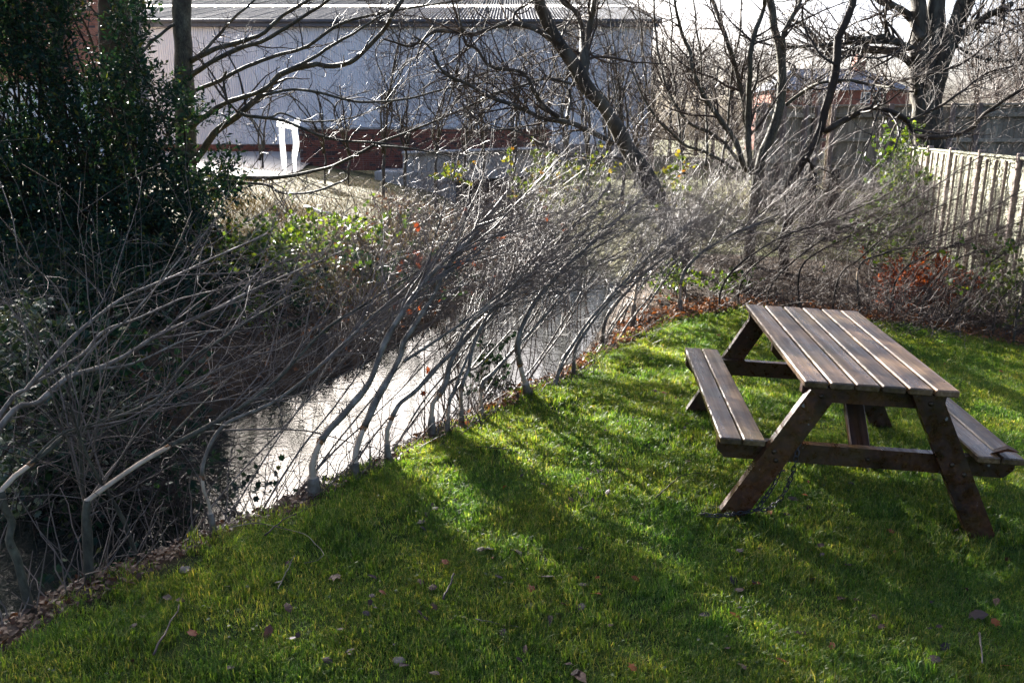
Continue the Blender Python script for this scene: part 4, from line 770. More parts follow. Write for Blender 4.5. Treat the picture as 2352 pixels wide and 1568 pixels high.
for i, (x, D, hh) in enumerate([(2290, 42, 260), (2345, 38, 300), (2400, 46, 320), (2240, 52, 230), (1600, 48, 150), (1680, 50, 170), (1540, 46, 130), (2030, 55, 150), (1500, 52, 190), (1570, 44, 110), (1640, 42, 120), (1720, 44, 130), (1790, 46, 140), (1860, 54, 150)]):
    y = 262; lb = ['bare wood-edge tree behind the fence, left of the right corner', 'bare wood-edge tree at the upper right edge', 'bare wood-edge tree beyond the right edge', 'bare wood-edge tree showing right of the pollard', 'far bare tree in the sky gap left of the hazel', 'far bare tree behind the hazel clump', 'far bare tree beside the warehouse\'s right end', 'far bare tree behind the slate-roofed house', 'far bare tree in the gap by the warehouse corner', 'low far tree under the sky gap, first from the warehouse', 'low far tree under the sky gap, second from the warehouse', 'low far tree behind the left hazel stem', 'low far tree behind the right hazel stem', 'far tree left of the slate-roofed house'][i]
    lim = [([(x, y-10-12*k), (x+rng.uniform(-25, 25), y-hh*.4), (x+rng.uniform(-60, 60), y-hh*.75), (x+rng.uniform(-80, 80), y-hh)], 2.4, 1, rng.uniform(-3, 3)) for k in range(7)]
    bare_tree('wood_edge_tree', lb, (x, y+20), D, [([(x, y+30), (x+2, y-40), (x+5, y-hh*.6), (x+10, y-hh)], 4, 1.5, .5)], lim, 'bark_dark', (90, 280, 200), (1., 3.6), 'bare trees beyond the fences', tmat='twig_brown', up=.06, rmax=.035)

# ------------------------------------------------------------------ shrubs and other leafy plants
def in_poly(p, poly):
    x, y = p[:, 0], p[:, 1]; c = np.zeros(len(p), bool); n = len(poly)
    for i in range(n):
        (x1, y1), (x2, y2) = poly[i], poly[i-1]
        c ^= ((y1 > y) != (y2 > y)) & (x < (x2-x1)*(y-y1)/(y2-y1+1e-9)+x1)
    return c
def sprays(C, dirs, n, Ls, g, tmpl, size, gt, tr=.0022, flat=.35):
    """leafy twigs: n leaves along each"""
    N = len(C); d = nrm(dirs); M = 5; P = [C]; p = C; dd = d
    for _ in range(M-1):
        dd = nrm(dd+rng.normal(size=(N, 3))*.16); p = p+dd*(Ls/(M-1))[:, None]; P.append(p)
    P = np.stack(P, 1); gt.tubes(P, np.broadcast_to(np.linspace(tr, tr*.5, M), (N, M)), 3, False)
    for k in range(n):
        t = (.12+.88*(k+rng.random(N))/n); f = t*(M-1); i = np.minimum(f.astype(int), M-2); w = (f-i)[:, None]; ar = np.arange(N)
        pos = P[ar, i]*(1-w)+P[ar, i+1]*w; tn = nrm(P[ar, i+1]-P[ar, i]); pr = rng.normal(size=(N, 3)); pr = nrm(pr-(pr*tn).sum(1, keepdims=True)*tn)
        g.scatter(*tmpl, pos, dirrot(tn*.7+pr*.8, flat), rng.uniform(*size, N))
POLY = [(-260, -170), (130, -170), (160, -20), (185, 40), (160, 100), (165, 150), (205, 205), (236, 175), (246, 90), (290, 8), (320, 12), (326, 60), (314, 110), (322, 160), (345, 185), (390, 178), (402, 225), (430, 195), (470, 190), (505, 205), (512, 255), (492, 320), (528, 395), (512, 470), (470, 530), (410, 630), (350, 720), (200, 770), (-260, 780)]
c = np.c_[rng.uniform(-260, 530, 10500), rng.uniform(-170, 800, 10500)]; c = c[in_poly(c, POLY)]
den = wob(c[:, 0]/70, c[:, 1]/70, 1., 1)+.5*wob(c[:, 0]/26, c[:, 1]/26, 1., 4)
thin = ((c[:, 0] < 95) & (c[:, 1] > 180) & (c[:, 1] < 370))*.65+((c[:, 0] > 205) & (c[:, 0] < 330) & (c[:, 1] < 190))*.35
thin = thin+((c[:, 0] > 372) & (c[:, 1] < 190))*9+((c[:, 0] > 385) & (c[:, 1] < 400))*1.15
c = c[den > -.75+thin]
D_ = np.interp(c[:, 1], [380, 520, 640, 780], [9.2, 8.6, 7.4, 6.6])+2.6*rng.random(len(c))**1.2
C = np.array([at(x, y, D) for (x, y), D in zip(c, D_)]); C = C[C[:, 2] > H(C[:, 0], C[:, 1])+.05]; nC = len(C)
eb = np.array([C[:, 0].mean(), 10.4, H1(C[:, 0].mean(), 10.4)])
ev = empty('evergreen_shrub', eb, 'huge dark evergreen shrub filling the upper left beside the stream', 'shrub'); S = Sub(ev)
g = Geo(); gt = Geo(); out = nrm(C-np.array([eb[0], 10.6, 1.2])); sprays(C, out*.6+rng.normal(size=C.shape)*.5+np.array([0, -.1, .35]), 11, rng.uniform(.22, .45, nC), g, T_leaf4(.36, .1, .14), (.05, .105), gt)
S.part('foliage', g, MAT['ever'], ev, attr=True)['kind'] = 'stuff'
root = np.array([eb[0], 10.8, eb[2]-.1]); tg = C[rng.choice(nC, 240)]; b0 = root+np.c_[rng.uniform(-2.2, 2.2, 240), rng.uniform(-.8, .6, 240), np.zeros(240)]; b0[:, 0] = b0[:, 0]*.4+tg[:, 0]*.6
t_ = np.linspace(0, 1, 7)[None, :, None]; mid = b0+(tg-b0)*np.array([.35, .35, .65]); P = b0[:, None]*(1-t_)**2+2*mid[:, None]*t_*(1-t_)+tg[:, None]*t_**2
gt.tubes(P, np.broadcast_to(np.linspace(.022, .006, 7), (240, 7)), 4, False); S.part('stems', gt, MAT['bark_dark'], ev)['kind'] = 'stuff'

n_i = 420; Ci = np.c_[rng.uniform(-8.3, -5.3, n_i), rng.uniform(13.8, 15.4, n_i), 4.25+rng.random(n_i)*1.5]; g = Geo(); gt = Geo()  # unseen leaf mass above the frame, added to shade the lower-left lawn
sprays(Ci, rng.normal(size=Ci.shape)+np.array([0, 0, .3]), 10, rng.uniform(.25, .5, n_i), g, T_leaf4(.7, .1, .14), (.07, .11), gt); S = Sub(TWIN)
S.part('shade_leaves', g, MAT['ever'], TWIN, attr=True)['kind'] = 'stuff'; S.part('shade_stems', gt, MAT['bark_dark'], TWIN)['kind'] = 'stuff'
def leafy(name, label, cat, boxes, tmpl, mat, size, n, Ls, tmat='twig_dark', flat=.35, dirb=(0, 0, .3), group=None, kind=None):
    """boxes: (x0, y0, x1, y1, near, far, count) in the frame, near/far in metres"""
    Cs = []
    for (x0, y0, x1, y1, da, db, k) in boxes:
        a = rng.normal(size=(k, 2)).clip(-2, 2)/2; px = (x0+x1)/2+a[:, 0]*(x1-x0)/2; py = (y0+y1)/2+a[:, 1]*(y1-y0)/2
        Cs += [at(x, y, D) for x, y, D in zip(px, py, rng.uniform(da, db, k))]
    Cs = np.array(Cs); z = H(Cs[:, 0], Cs[:, 1]); Cs[:, 2] = np.maximum(Cs[:, 2], z+.04); b = Cs.mean(0); b[2] = H1(b[0], b[1])
    rt = empty(name, b, label, cat, group)
    if kind: rt['kind'] = kind
    S = Sub(rt); g = Geo(); gt = Geo(); sprays(Cs, rng.normal(size=Cs.shape)+np.array(dirb), n, rng.uniform(*Ls, len(Cs)), g, tmpl, size, gt, .0018, flat)
    root = b+np.c_[rng.normal(size=(24, 2))*.2, np.full(24, -.05)]; tg = Cs[rng.choice(len(Cs), 24)]; root[:, :2] = root[:, :2]*.5+tg[:, :2]*.5; t_ = np.linspace(0, 1, 6)[None, :, None]
    root[:, 2] = H(root[:, 0], root[:, 1])-.03
    P = root[:, None]*(1-t_)+tg[:, None]*t_+rng.normal(size=(24, 6, 3))*.03*np.sin(t_*3.14); gt.tubes(P, np.broadcast_to(np.linspace(.006, .002, 6), (24, 6)), 4, False)
    S.part('stems', gt, MAT[tmat], rt)['kind'] = 'stuff'; S.part('leaves', g, MAT[mat], rt, attr=True)['kind'] = 'stuff'
    return rt
leafy('variegated_holly', 'pale-edged variegated holly behind the shaded stems at the left edge', 'shrub', [(-60, 690, 120, 900, 4.6, 5.4, 90), (40, 880, 240, 1010, 4.8, 5.4, 70), (-60, 950, 110, 1200, 3.9, 4.8, 70), (180, 900, 260, 1040, 4.8, 5.4, 25)], HOLLY, 'holly', (.035, .06), 9, (.12, .3))
leafy('yellow_maple_growth', 'bright yellow-green maple leaves above the hedge by the willow foot', 'shrub', [(1170, 375, 1400, 480, 8.6, 9.8, 90), (1230, 360, 1390, 440, 8.8, 9.6, 50), (1000, 385, 1060, 440, 9, 9.6, 10), (1490, 380, 1600, 470, 9.5, 10.5, 24)], LOBED, 'maple', (.05, .085), 5, (.12, .3), 'twig_brown')
leafy('bank_brambles', 'sunlit yellow-green bramble leaves on the far bank left of the hedge', 'bramble', [(480, 505, 800, 600, 8.6, 10.4, 150), (520, 540, 700, 640, 8.2, 9.4, 70), (640, 480, 980, 570, 9.5, 12, 60)], LOBED, 'ivy', (.045, .075), 6, (.12, .34), 'twig_brown')
leafy('bramble_patch', 'small sunlit bramble patch hanging over the shaded far bank', 'bramble', [(540, 690, 640, 790, 7.6, 8.4, 34)], LOBED, 'ivy', (.04, .07), 6, (.1, .25), 'twig_brown')
leafy('beech_regrowth', 'copper-orange dead beech leaves in the far hedge behind the table', 'shrub', [(1990, 620, 2220, 712, 8.0, 8.8, 120), (2050, 600, 2200, 660, 8.2, 8.8, 30)], LEAF, 'beech', (.05, .085), 7, (.12, .32), 'twig_brown')
leafy('ivy_on_post', 'yellow-green ivy heap climbing the end of the pale panel fence', 'ivy', [(2000, 330, 2125, 470, 10.8, 11.6, 90), (2040, 280, 2120, 360, 11, 11.6, 24), (1980, 420, 2110, 600, 10, 11, 110)], IVY, 'ivy', (.05, .085), 7, (.12, .3), 'twig_brown')
leafy('holly_sprig', 'small dark holly bush on the bank beside the cream-cut stem', 'shrub', [(1085, 800, 1180, 910, 5.4, 5.9, 34)], HOLLY, 'ever', (.035, .055), 7, (.1, .22))
leafy('hedge_foot_ivy', 'low green ivy and bramble at the hedge foot by the lawn corner', 'ivy', [(1470, 610, 1620, 690, 8.2, 9., 60), (1620, 630, 1720, 690, 8.5, 9.2, 40)], IVY, 'ivy', (.035, .06), 7, (.1, .25), 'twig_brown')
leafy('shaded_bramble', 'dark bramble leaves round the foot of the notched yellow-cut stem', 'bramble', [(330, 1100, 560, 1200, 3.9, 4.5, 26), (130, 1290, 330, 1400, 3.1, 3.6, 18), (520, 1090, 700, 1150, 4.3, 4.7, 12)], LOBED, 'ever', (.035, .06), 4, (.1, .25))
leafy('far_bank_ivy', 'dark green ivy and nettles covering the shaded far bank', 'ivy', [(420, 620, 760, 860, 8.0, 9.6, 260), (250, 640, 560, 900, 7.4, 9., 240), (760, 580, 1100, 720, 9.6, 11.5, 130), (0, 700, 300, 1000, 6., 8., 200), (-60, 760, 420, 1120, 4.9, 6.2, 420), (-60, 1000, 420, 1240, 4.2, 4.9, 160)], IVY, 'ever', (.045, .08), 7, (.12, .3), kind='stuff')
leafy('right_hedge_ivy', 'green ivy leaves threaded through the far hedge at the right edge', 'ivy', [(2180, 560, 2420, 760, 7.4, 8.4, 120), (1900, 480, 2100, 620, 8.6, 9.6, 60)], IVY, 'ivy', (.035, .065), 6, (.1, .25), 'twig_brown')
leafy('hedge_leaves', 'few brown and orange leaves still hanging on the laid stems', 'leaves', [(900, 540, 1100, 680, 5.5, 7.5, 16), (1000, 440, 1300, 640, 6.5, 8.5, 20), (960, 860, 1020, 920, 4.8, 5.1, 2), (880, 600, 1000, 760, 5, 6, 8)], LOBED, 'beech', (.035, .06), 2, (.06, .14), 'twig_brown', kind='stuff')

# dry grass and tangled undergrowth nobody could count
g = Geo(); N = 4200; px = rng.uniform(470, 1060, N); py = rng.uniform(375, 640, N); D_ = np.interp(py, [375, 400, 450, 600, 640], [24, 20, 15, 10, 9.2])+rng.normal(size=N)*.5
b0 = np.array([at(x, y, D) for x, y, D in zip(px, py, D_)]); keep = (stream_s(b0[:, 0], b0[:, 1]) < -1.4); b0 = b0[keep]; N = len(b0); b0[:, 2] = H(b0[:, 0], b0[:, 1])-.02
hgt = rng.uniform(.15, .5, N)*(.6+.5*(wob(b0[:, 0], b0[:, 1], .8) > 0)); t_ = np.linspace(0, 1, 4)[None, :, None]; dr = np.c_[rng.normal(size=(N, 2))*.45, np.ones(N)]*hgt[:, None]
P = b0[:, None]+dr[:, None]*t_+np.array([0, 0, -.35])*(t_**2)*hgt[:, None, None]; g.tubes(P, np.linspace(.006, .002, 4)[None]*np.ones((N, 1)), 3, False, a=rng.random(N)*.8+.2*(rng.random(N) > .6))
tag(part('dry_grass', g, MAT['straw'], attr=True), 'dry straw-coloured grass on the far bank', 'dry grass', kind='stuff')
def tangle(label, boxes, mat, L, name='undergrowth', wig=.22, r=.0035, lean=(.6, .1, .5)):
    g = Geo(); Cs = []
    for (x0, y0, x1, y1, da, db, k) in boxes: Cs += [at(x, y, D) for x, y, D in zip(rng.uniform(x0, x1, k), rng.uniform(y0, y1, k), rng.uniform(da, db, k))]
    p = np.array(Cs); p[:, 2] = np.maximum(p[:, 2], H(p[:, 0], p[:, 1])+.02); N = len(p); d = nrm(rng.normal(size=(N, 3))*.6+np.array(lean)*rng.choice([1, 1, .2, -.4], N)[:, None]); st = (rng.uniform(*L, N)/6)[:, None]; out = [p]
    for _ in range(6): d = nrm(d+rng.normal(size=(N, 3))*wig); p = p+d*st; out.append(p)
    P = np.stack(out, 1); P[:, :, 2] = np.maximum(P[:, :, 2], H(P[:, :, 0], P[:, :, 1])+.01); g.tubes(P, np.linspace(1, .4, 7)[None]*rng.uniform(.5, 1.3, (N, 1))*r, 3, False)
    T, Tr = grow(P, np.full(P.shape[:2], r*.8), int(N*.9), (.1, 1), (25, 70), (.06, .25), 4, .2, .02, .6, r*.6, .0012); g.tubes(T, Tr, 3, False)
    tag(part(name, g, MAT[mat]), label, 'undergrowth', kind='stuff')
tangle('brown bramble and twig tangle of the far hedge', [(1540, 520, 2360, 700, 8.4, 10.2, 900), (1900, 640, 2400, 760, 7.6, 8.4, 400), (1600, 430, 1900, 600, 9.5, 11.5, 300)], 'twig_brown', (.3, 1.1), r=.003)
tangle('low twigs and suckers along the foot of the far hedge', [(1600, 660, 2000, 715, 7.9, 8.6, 350), (2000, 680, 2400, 780, 7., 7.9, 450)], 'twig_brown', (.2, .7), r=.0026, lean=(.2, 0, .7))
tangle('pale brown scrub stalks between willow and hazel', [(1430, 310, 1900, 420, 13, 18, 520), (1480, 400, 1760, 500, 10.5, 12.5, 260)], 'twig_brown', (.6, 1.7), r=.004, lean=(.15, 0, 1.1))
tangle('darker briar tangle behind the far hedge', [(1540, 480, 2360, 680, 9, 11, 700), (1750, 400, 2100, 560, 10, 13, 350)], 'twig_dark', (.3, 1.2), r=.0035)
tangle('cut twigs and briars in the shade below the left stems', [(0, 950, 430, 1230, 3.6, 5., 380), (300, 1080, 500, 1200, 4, 4.6, 70), (-50, 620, 600, 950, 5.5, 7.5, 200)], 'twig_dark', (.3, .9), lean=(.3, .1, .3))
tangle('fine twigs low over the water under the laid stems', [(620, 880, 1120, 1060, 4.6, 6.4, 90), (1080, 720, 1500, 880, 6., 8.4, 260)], 'twig_dark', (.25, .7), r=.0026)
tangle('brown twiggy scrub along the skyline beyond the hazel', [(1450, 210, 1900, 330, 30, 42, 800), (2200, 200, 2420, 260, 26, 36, 300)], 'twig_brown', (1.2, 3.2), r=.013, lean=(.05, 0, 1))
tangle('bramble arches and dead stalks on the far bank', [(600, 480, 1180, 640, 9.5, 13, 450), (900, 400, 1250, 520, 12, 17, 260)], 'twig_brown', (.3, .9), r=.004)

# ------------------------------------------------------------------ grass of the lawn (one object, patches of blades set on points)
def blade_patch(n, rad, hmin, hmax, w, lean=.55, clump=0):
    g = Geo(); r = rad*np.sqrt(rng.random(n)); a = rng.random(n)*2*np.pi; b = np.c_[r*np.cos(a), r*np.sin(a), np.full(n, -.006)]
    if clump:
        cc = b[rng.choice(n, clump)]; b = cc[rng.choice(clump, n)]+np.c_[rng.normal(size=(n, 2))*.012, np.zeros(n)]; b[:, 2] = -.006
    h = rng.uniform(hmin, hmax, n); az = rng.random(n)*2*np.pi; ln = rng.uniform(.1, 1, n)*lean*h*1.4
    d = np.c_[np.cos(az), np.sin(az), np.zeros(n)]; sd = np.c_[-np.sin(az), np.cos(az), np.zeros(n)]*(w*rng.uniform(.6, 1.2, n))[:, None]/2
    up = np.array([0, 0, 1.]); p1 = b+d*ln[:, None]*.35+up*h[:, None]*.6; p2 = b+d*ln[:, None]+up*h[:, None]*rng.uniform(.65, 1., n)[:, None]
    v = np.stack([b-sd, b+sd, p1+sd*.8, p1-sd*.8, p2], 1).reshape(-1, 3); i = np.arange(n)[:, None]*5
    g.add(v, i+np.array([[0, 1, 2, 3]]), i+np.array([[3, 2, 4]]), np.repeat(rng.random(n), 5)); return g
pc = bpy.data.collections.new('grass_patch_sources')
specs = [(300, .13, .010, .026, .0028, .8, 0), (280, .13, .012, .034, .0030, .75, 0), (240, .13, .016, .040, .0032, .7, 50), (180, .12, .02, .055, .0032, .65, 14), (120, .10, .03, .07, .0034, .7, 6)]
for k, sp in enumerate(specs):
    me = blade_patch(*sp).mesh('grass_patch', True, True); me.materials.append(MAT['grass']); o = bpy.data.objects.new('grass_patch_%s' % 'abcde'[k], me); pc.objects.link(o)
NP = 8000
px = rng.uniform(-3.6, 6.2, NP*4); py = rng.uniform(1.5, 9.2, NP*4)
m = (np.abs(px) < .72*py+1.0) & (rng.random(NP*4) < lawn_mask(px, py)); px, py = px[m][:NP], py[m][:NP]
# drop what the bare scrapes by the table feet leave out
foot = np.array([[1.02, 3.72], [2.3, 3.55]])
near = np.min(np.hypot(px[:, None]-foot[:, 0], py[:, None]-foot[:, 1]), axis=1); m = ((near > .10) | (rng.random(len(px)) < .3)) & ((wob(px, py, 2.3, 11) < .62) | (rng.random(len(px)) < .35)); px, py = px[m], py[m]
n = len(px); nz = wob(px, py, 1.6, 2)+.7*wob(px, py, 4.3, 5)+rng.normal(size=n)*.45
pid = np.clip(np.digitize(nz, [-.7, -.1, .55, 1.15]), 0, 4)
near = np.min(np.hypot(px[:, None]-foot[:, 0], py[:, None]-foot[:, 1]), axis=1); pid[(near < .32) & (rng.random(n) < .6)] = 4
me = bpy.data.meshes.new('lawn_grass'); me.vertices.add(n); me.vertices.foreach_set('co', np.c_[px, py, H(px, py)].astype(np.float32).ravel())
me.attributes.new('pid', 'INT', 'POINT').data.foreach_set('value', pid.astype(np.int32))
me.attributes.new('scl', 'FLOAT', 'POINT').data.foreach_set('value', rng.uniform(.75, 1.2, n).astype(np.float32))
me.attributes.new('rot', 'FLOAT_VECTOR', 'POINT').data.foreach_set('vector', np.c_[rng.normal(size=(n, 2))*.06, rng.random(n)*6.283].astype(np.float32).ravel())
go = bpy.data.objects.new('lawn_grass', me); COL.objects.link(go); tag(go, 'short mossy winter grass covering the lawn', 'grass', kind='stuff')
ng = bpy.data.node_groups.new('lawn_grass', 'GeometryNodeTree')
ng.interface.new_socket('Geometry', in_out='INPUT', socket_type='NodeSocketGeometry'); ng.interface.new_socket('Geometry', in_out='OUTPUT', socket_type='NodeSocketGeometry')
gi, gO = ng.nodes.new('NodeGroupInput'), ng.nodes.new('NodeGroupOutput'); iop = ng.nodes.new('GeometryNodeInstanceOnPoints'); ci = ng.nodes.new('GeometryNodeCollectionInfo')
ci.inputs['Collection'].default_value = pc; ci.inputs['Separate Children'].default_value = True; ci.inputs['Reset Children'].default_value = True
def nattr(nm, ty):
    a = ng.nodes.new('GeometryNodeInputNamedAttribute'); a.data_type = ty; a.inputs['Name'].default_value = nm; return a.outputs['Attribute']
ng.links.new(gi.outputs[0], iop.inputs['Points']); ng.links.new(ci.outputs[0], iop.inputs['Instance']); iop.inputs['Pick Instance'].default_value = True
ng.links.new(nattr('pid', 'INT'), iop.inputs['Instance Index']); ng.links.new(nattr('rot', 'FLOAT_VECTOR'), iop.inputs['Rotation']); ng.links.new(nattr('scl', 'FLOAT'), iop.inputs['Scale'])
ng.links.new(iop.outputs[0], gO.inputs[0]); md = go.modifiers.new('grass', 'NODES'); md.node_group = ng

# ------------------------------------------------------------------ leaf litter along the banks, as a mass
g = Geo(); N = 9000; t = rng.uniform(0, len(EDGE)-2.01, N); i = t.astype(int); f = (t-i)[:, None]; p = EDGE[i]*(1-f)+EDGE[i+1]*f
T = nrm(EDGE[i+1]-EDGE[i]); p = p+np.c_[-T[:, 1], T[:, 0]]*(np.abs(rng.normal(size=N))*.45-.12)[:, None]; pos = np.c_[p, H(p[:, 0], p[:, 1])+rng.uniform(.0, .035, N)]
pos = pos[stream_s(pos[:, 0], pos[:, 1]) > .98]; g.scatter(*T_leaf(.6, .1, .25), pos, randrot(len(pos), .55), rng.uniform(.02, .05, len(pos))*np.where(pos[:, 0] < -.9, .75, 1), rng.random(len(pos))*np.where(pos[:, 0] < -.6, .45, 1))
N2 = 3200; t = rng.uniform(5.5, len(EDGE)-2.01, N2); i = t.astype(int); f = (t-i)[:, None]; p = EDGE[i]*(1-f)+EDGE[i+1]*f; T = nrm(EDGE[i+1]-EDGE[i]); p = p+np.c_[-T[:, 1], T[:, 0]]*(rng.random(N2)*.42-.1)[:, None]
pos = np.c_[p, H(p[:, 0], p[:, 1])+rng.uniform(.01, .05, N2)]; g.scatter(*T_leaf4(.6, .1, .25), pos, randrot(N2, .5), rng.uniform(.03, .06, N2), .55+.43*rng.random(N2))
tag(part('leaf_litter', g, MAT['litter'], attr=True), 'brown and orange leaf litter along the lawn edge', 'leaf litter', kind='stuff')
# tiny clover and moss leaves in the turf
g = Geo(); N = 2600; px = rng.uniform(-2.6, 4, N); py = rng.uniform(1.8, 6, N); m = lawn_mask(px, py) > .5; px, py = px[m], py[m]; m = wob(px, py, 1.1, 7) > .1; px, py = px[m], py[m]
pos = np.c_[px, py, H(px, py)+rng.uniform(.012, .035, len(px))]; g.scatter(*T_leaf(.8, .05, .1), pos, randrot(len(pos), .7), rng.uniform(.008, .018, len(pos)))
tag(part('lawn_clover', g, MAT['ivy'], attr=True), 'tiny pale clover and weed leaves in the turf', 'clover', kind='stuff')

g = Geo(); N = 5200; i = rng.integers(18, 62, N); T = nrm(np.gradient(CEN, axis=0)); p = CEN[i]+np.c_[-T[i, 1], T[i, 0]]*rng.uniform(.95, 3.4, N)[:, None]+rng.normal(size=(N, 2))*.1
pos = np.c_[p, H(p[:, 0], p[:, 1])+rng.uniform(.01, .12, N)]; g.scatter(*T_leaf4(.65, .1, .25), pos, randrot(N, .35), rng.uniform(.03, .075, N), rng.random(N)*.75)
tag(part('far_bank_litter', g, MAT['litter'], attr=True), 'dull brown leaf litter covering the shaded far bank', 'leaf litter', kind='stuff')
g = Geo(); N = 900; i = rng.integers(18, 64, N); p2 = CEN[i]+np.c_[-T[i, 1], T[i, 0]]*rng.uniform(1.0, 3.0, N)[:, None]+rng.normal(size=(N, 2))*.1; p = np.c_[p2, H(p2[:, 0], p2[:, 1])]
d = nrm(np.c_[rng.normal(size=(N, 2))*.7, rng.uniform(.2, 1.2, N)]); st = (rng.uniform(.25, .9, N)/6)[:, None]; out = [p]
for _ in range(6): d = nrm(d+rng.normal(size=(N, 3))*.24+np.array([.05, -.05, -.08])); p = p+d*st; out.append(p)
P = np.stack(out, 1); g.tubes(P, np.linspace(1, .4, 7)[None]*rng.uniform(.5, 1.3, (N, 1))*.004, 3, False); tw_, twr = grow(P, np.full(P.shape[:2], .003), N, (.1, 1), (25, 80), (.08, .3), 4, .2, 0, .6, .002, .0012); g.tubes(tw_, twr, 3, False)
tag(part('far_bank_briars', g, MAT['twig_dark']), 'dark arching briars over the shaded far bank', 'undergrowth', kind='stuff')

# ------------------------------------------------------------------ fallen leaves on the lawn, each a thing
LM = []
for k in range(6):
    tv, tt = (T_leaf(.5+.1*k, .16, .35), T_leaf(.45, .3, .5), T_lobed(.5, 5), T_lobed(.8, 7), T_leaf(.6, .05, .8), T_lobed(.3, 5))[k]
    gg = Geo(); gg.add(tv-np.array([.5, 0, 0]), None, tt)
    LM.append({c: gg.mesh('fallen_leaf_shape', True) for c in ('brown', 'orange', 'grey', 'dark')})
    for c, mm in LM[-1].items(): mm.materials.append(MAT['fallen_'+c])
ADJ = {'brown': 'dry brown', 'orange': 'bright orange', 'grey': 'pale grey-brown', 'dark': 'dark purple-brown'}
def fallen(x, y, colr, size, label=None, group=None, k=None, lift=.0):
    p = at_lawn(x, y); p[2] = H1(p[0], p[1])+.026+lift; k = int(rng.integers(6)) if k is None else k
    o = link('fallen_leaf', LM[k][colr], None); o.location = p; o.scale = (size*1.15, size*rng.uniform(.8, 1.2), size*.55); o.rotation_euler = (rng.normal()*.3, rng.normal()*.3, rng.random()*6.28)
    return tag(o, label, 'leaf', group)
ZONES = [((300, 1290, 1000, 1560), 30, 'in the shaded turf of the lower left lawn'), ((900, 1130, 1500, 1560), 34, 'in the shaded turf of the lower middle lawn'), ((1350, 900, 1640, 1200), 22, 'on the sunlit lawn left of the picnic table'),
         ((1150, 940, 1450, 1160), 16, 'on the grass between the hedge foot and the table'), ((1560, 1250, 2352, 1560), 34, 'on the dappled lawn in front of the picnic table'), ((1700, 1060, 2230, 1240), 18, 'on the grass beneath the picnic table'), ((1560, 740, 1800, 800), 10, 'on the sunlit grass behind the picnic table'), ((2080, 770, 2352, 900), 10, 'on the grass right of the picnic table')]
for (x0, y0, x1, y1), n, where in ZONES:
    for _ in range(n):
        x, y = rng.uniform(x0, x1), rng.uniform(y0, y1); p = at_lawn(x, y)
        if lawn_mask(p[:1], p[1:2])[0] < .9: continue
        c = rng.choice(['brown', 'brown', 'brown', 'grey', 'dark', 'dark', 'orange'])
        fallen(x, y, c, rng.uniform(.022, .05), 'small %s fallen leaf %s' % (ADJ[c], where), '%s leaves %s' % (c, where))
for x, y, c, s, lab, k in [(1366, 1372, 'orange', .075, 'upright orange leaf alone in the lower middle shade', 0), (1118, 1269, 'dark', .09, 'large curled dark leaf with pale underside, lower middle lawn', 3), (1186, 1277, 'dark', .10, 'dark leaf with long pale stalk beside the curled leaf', 1), (1254, 1332, 'grey', .09, 'pale lobed leaf low in the middle shade', 2), (2235, 1418, 'dark', .12, 'large dark curled leaf on the lower right lawn', 3), (1862, 1340, 'grey', .07, 'pale oak-like leaf on the dappled grass before the table', 2), (1935, 1386, 'brown', .09, 'brown leaf standing on edge before the table', 0),
                           (1655, 1178, 'brown', .12, 'big brown leaf lying against the near left table foot', 0), (1680, 1188, 'brown', .11, 'second big brown leaf tipped beside the chained table foot', 4), (1762, 1190, 'orange', .07, 'orange-brown leaf near the chain on the grass', 4), (770, 1334, 'brown', .09, 'spread lobed brown leaf on the shaded left lawn', 2), (1580, 712, 'orange', .11, 'bright orange leaf standing at the far corner of the lawn', 2), (1985, 1083, 'grey', .11, 'pale leaf in the heap of leaves under the table', 0), (2010, 1082, 'brown', .12, 'brown leaf in the heap of leaves under the table', 2), (1735, 1350, 'orange', .05, 'small vivid orange leaf below the near table leg', 4), (1330, 1562, 'brown', .1, 'long brown leaf at the bottom edge of the lawn', 1)]:
    fallen(x, y, c, s*.75, lab, None, k)
o = link('fallen_leaf', LM[1]['brown'], None); Rm = Euler((.036, .046, -.0866)).to_matrix(); pL = Vector((TX, TY, lawn_plane(TX, TY)))+Rm@Vector((.60, -.69, HS+.012)); o.location = pL; o.scale = (.17, .17, .1); o.rotation_euler = (.1, .1, 2.6); tag(o, 'long dry brown leaf lying on the right-hand bench end', 'leaf')
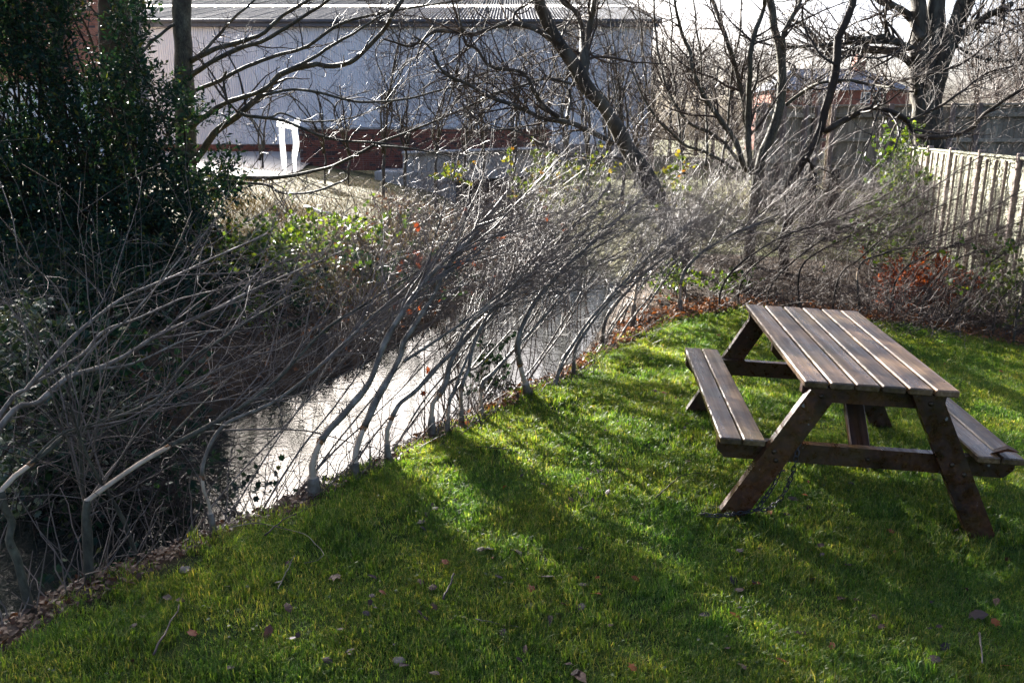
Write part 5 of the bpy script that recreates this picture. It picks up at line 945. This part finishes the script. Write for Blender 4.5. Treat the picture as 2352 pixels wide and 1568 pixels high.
# sticks and briars on the grass
def stick(pts, r, label, mat='twig_brown', h=.035):
    P = np.array([at_lawn(*p) for p in pts]); P = resample(P, 14); P[:, 2] = H(P[:, 0], P[:, 1])+h+.012*rng.normal(size=14).cumsum()*.4; g = Geo(); g.tubes(P, .72*r*np.linspace(1, .6, 14)*rad_noise(14, 8, .1), 6)
    tag(part('fallen_stick', g, MAT[mat]), label, 'stick')
stick([(356, 1532), (375, 1500), (398, 1455), (415, 1418)], .0055, 'reddish-brown straight stick on the lower left lawn')
stick([(1018, 1394), (1032, 1374), (1045, 1350)], .006, 'short dark stick in the shaded middle lawn')
stick([(1092, 1434), (1130, 1437), (1165, 1438), (1194, 1447)], .003, 'thin pale twig lying flat in the lower middle lawn', 'bark_grey')
stick([(1095, 1043), (1170, 1046), (1240, 1050), (1306, 1063)], .004, 'long thin dark twig lying across the lit grass edge', 'twig_dark')
stick([(527, 1220), (600, 1212), (660, 1225), (700, 1240), (745, 1290), (700, 1310)], .0032, 'curling pale vine stem on the left lawn edge', 'bark_grey')
stick([(1500, 1160), (1560, 1108), (1610, 1108)], .005, 'dark twig on the grass left of the chained table foot', 'twig_dark')
stick([(610, 1250), (690, 1180), (760, 1150)], .005, 'dark briar along the shaded lawn edge', 'twig_dark')
stick([(640, 1370), (660, 1335), (680, 1300)], .003, 'thin grey twig on the left lawn', 'bark_grey')
stick([(2247, 1470), (2249, 1500), (2252, 1545)], .006, 'pinkish broken twig at the bottom right of the lawn', 'bark_grey')
# stones
MAT['stone'] = surf('pale_stone', [(.3, (.14, .115, .095)), (.7, (.24, .2, .17))], 12, .85, .2, (.5, 25, .004))
def stone(x, y, r, label):
    p = at_lawn(x, y); g = Geo(); n, m_ = 10, 7; th = np.linspace(0, 2*np.pi, n, endpoint=False); ph = np.linspace(.05, np.pi-.05, m_)
    v = np.array([[math.sin(b)*math.cos(a)*1.3, math.sin(b)*math.sin(a), .6*math.cos(b)] for b in ph for a in th]); v *= (1+.16*np.sin(5*v[:, :1]+x)+.12*np.cos(7*v[:, 1:2]+y)+rng.normal(size=(len(v), 1))*.04)*r
    q = [[i*n+j, (i+1)*n+j, (i+1)*n+(j+1) % n, i*n+(j+1) % n] for i in range(m_-1) for j in range(n)]
    g.add(v, q, [[0, j, j+1] for j in range(1, n-1)]+[[(m_-1)*n, (m_-1)*n+j+1, (m_-1)*n+j] for j in range(1, n-1)]); o = part('stone', g, MAT['stone']); o.location = (p[0], p[1], H1(p[0], p[1])+r*.4); tag(o, label, 'stone')
stone(426, 1306, .02, 'pale pinkish stone at the shaded left lawn edge'); stone(1220, 1395, .02, 'small buff stone in the lower middle turf'); stone(915, 1520, .02, 'flat buff stone chip near the bottom of the lawn')
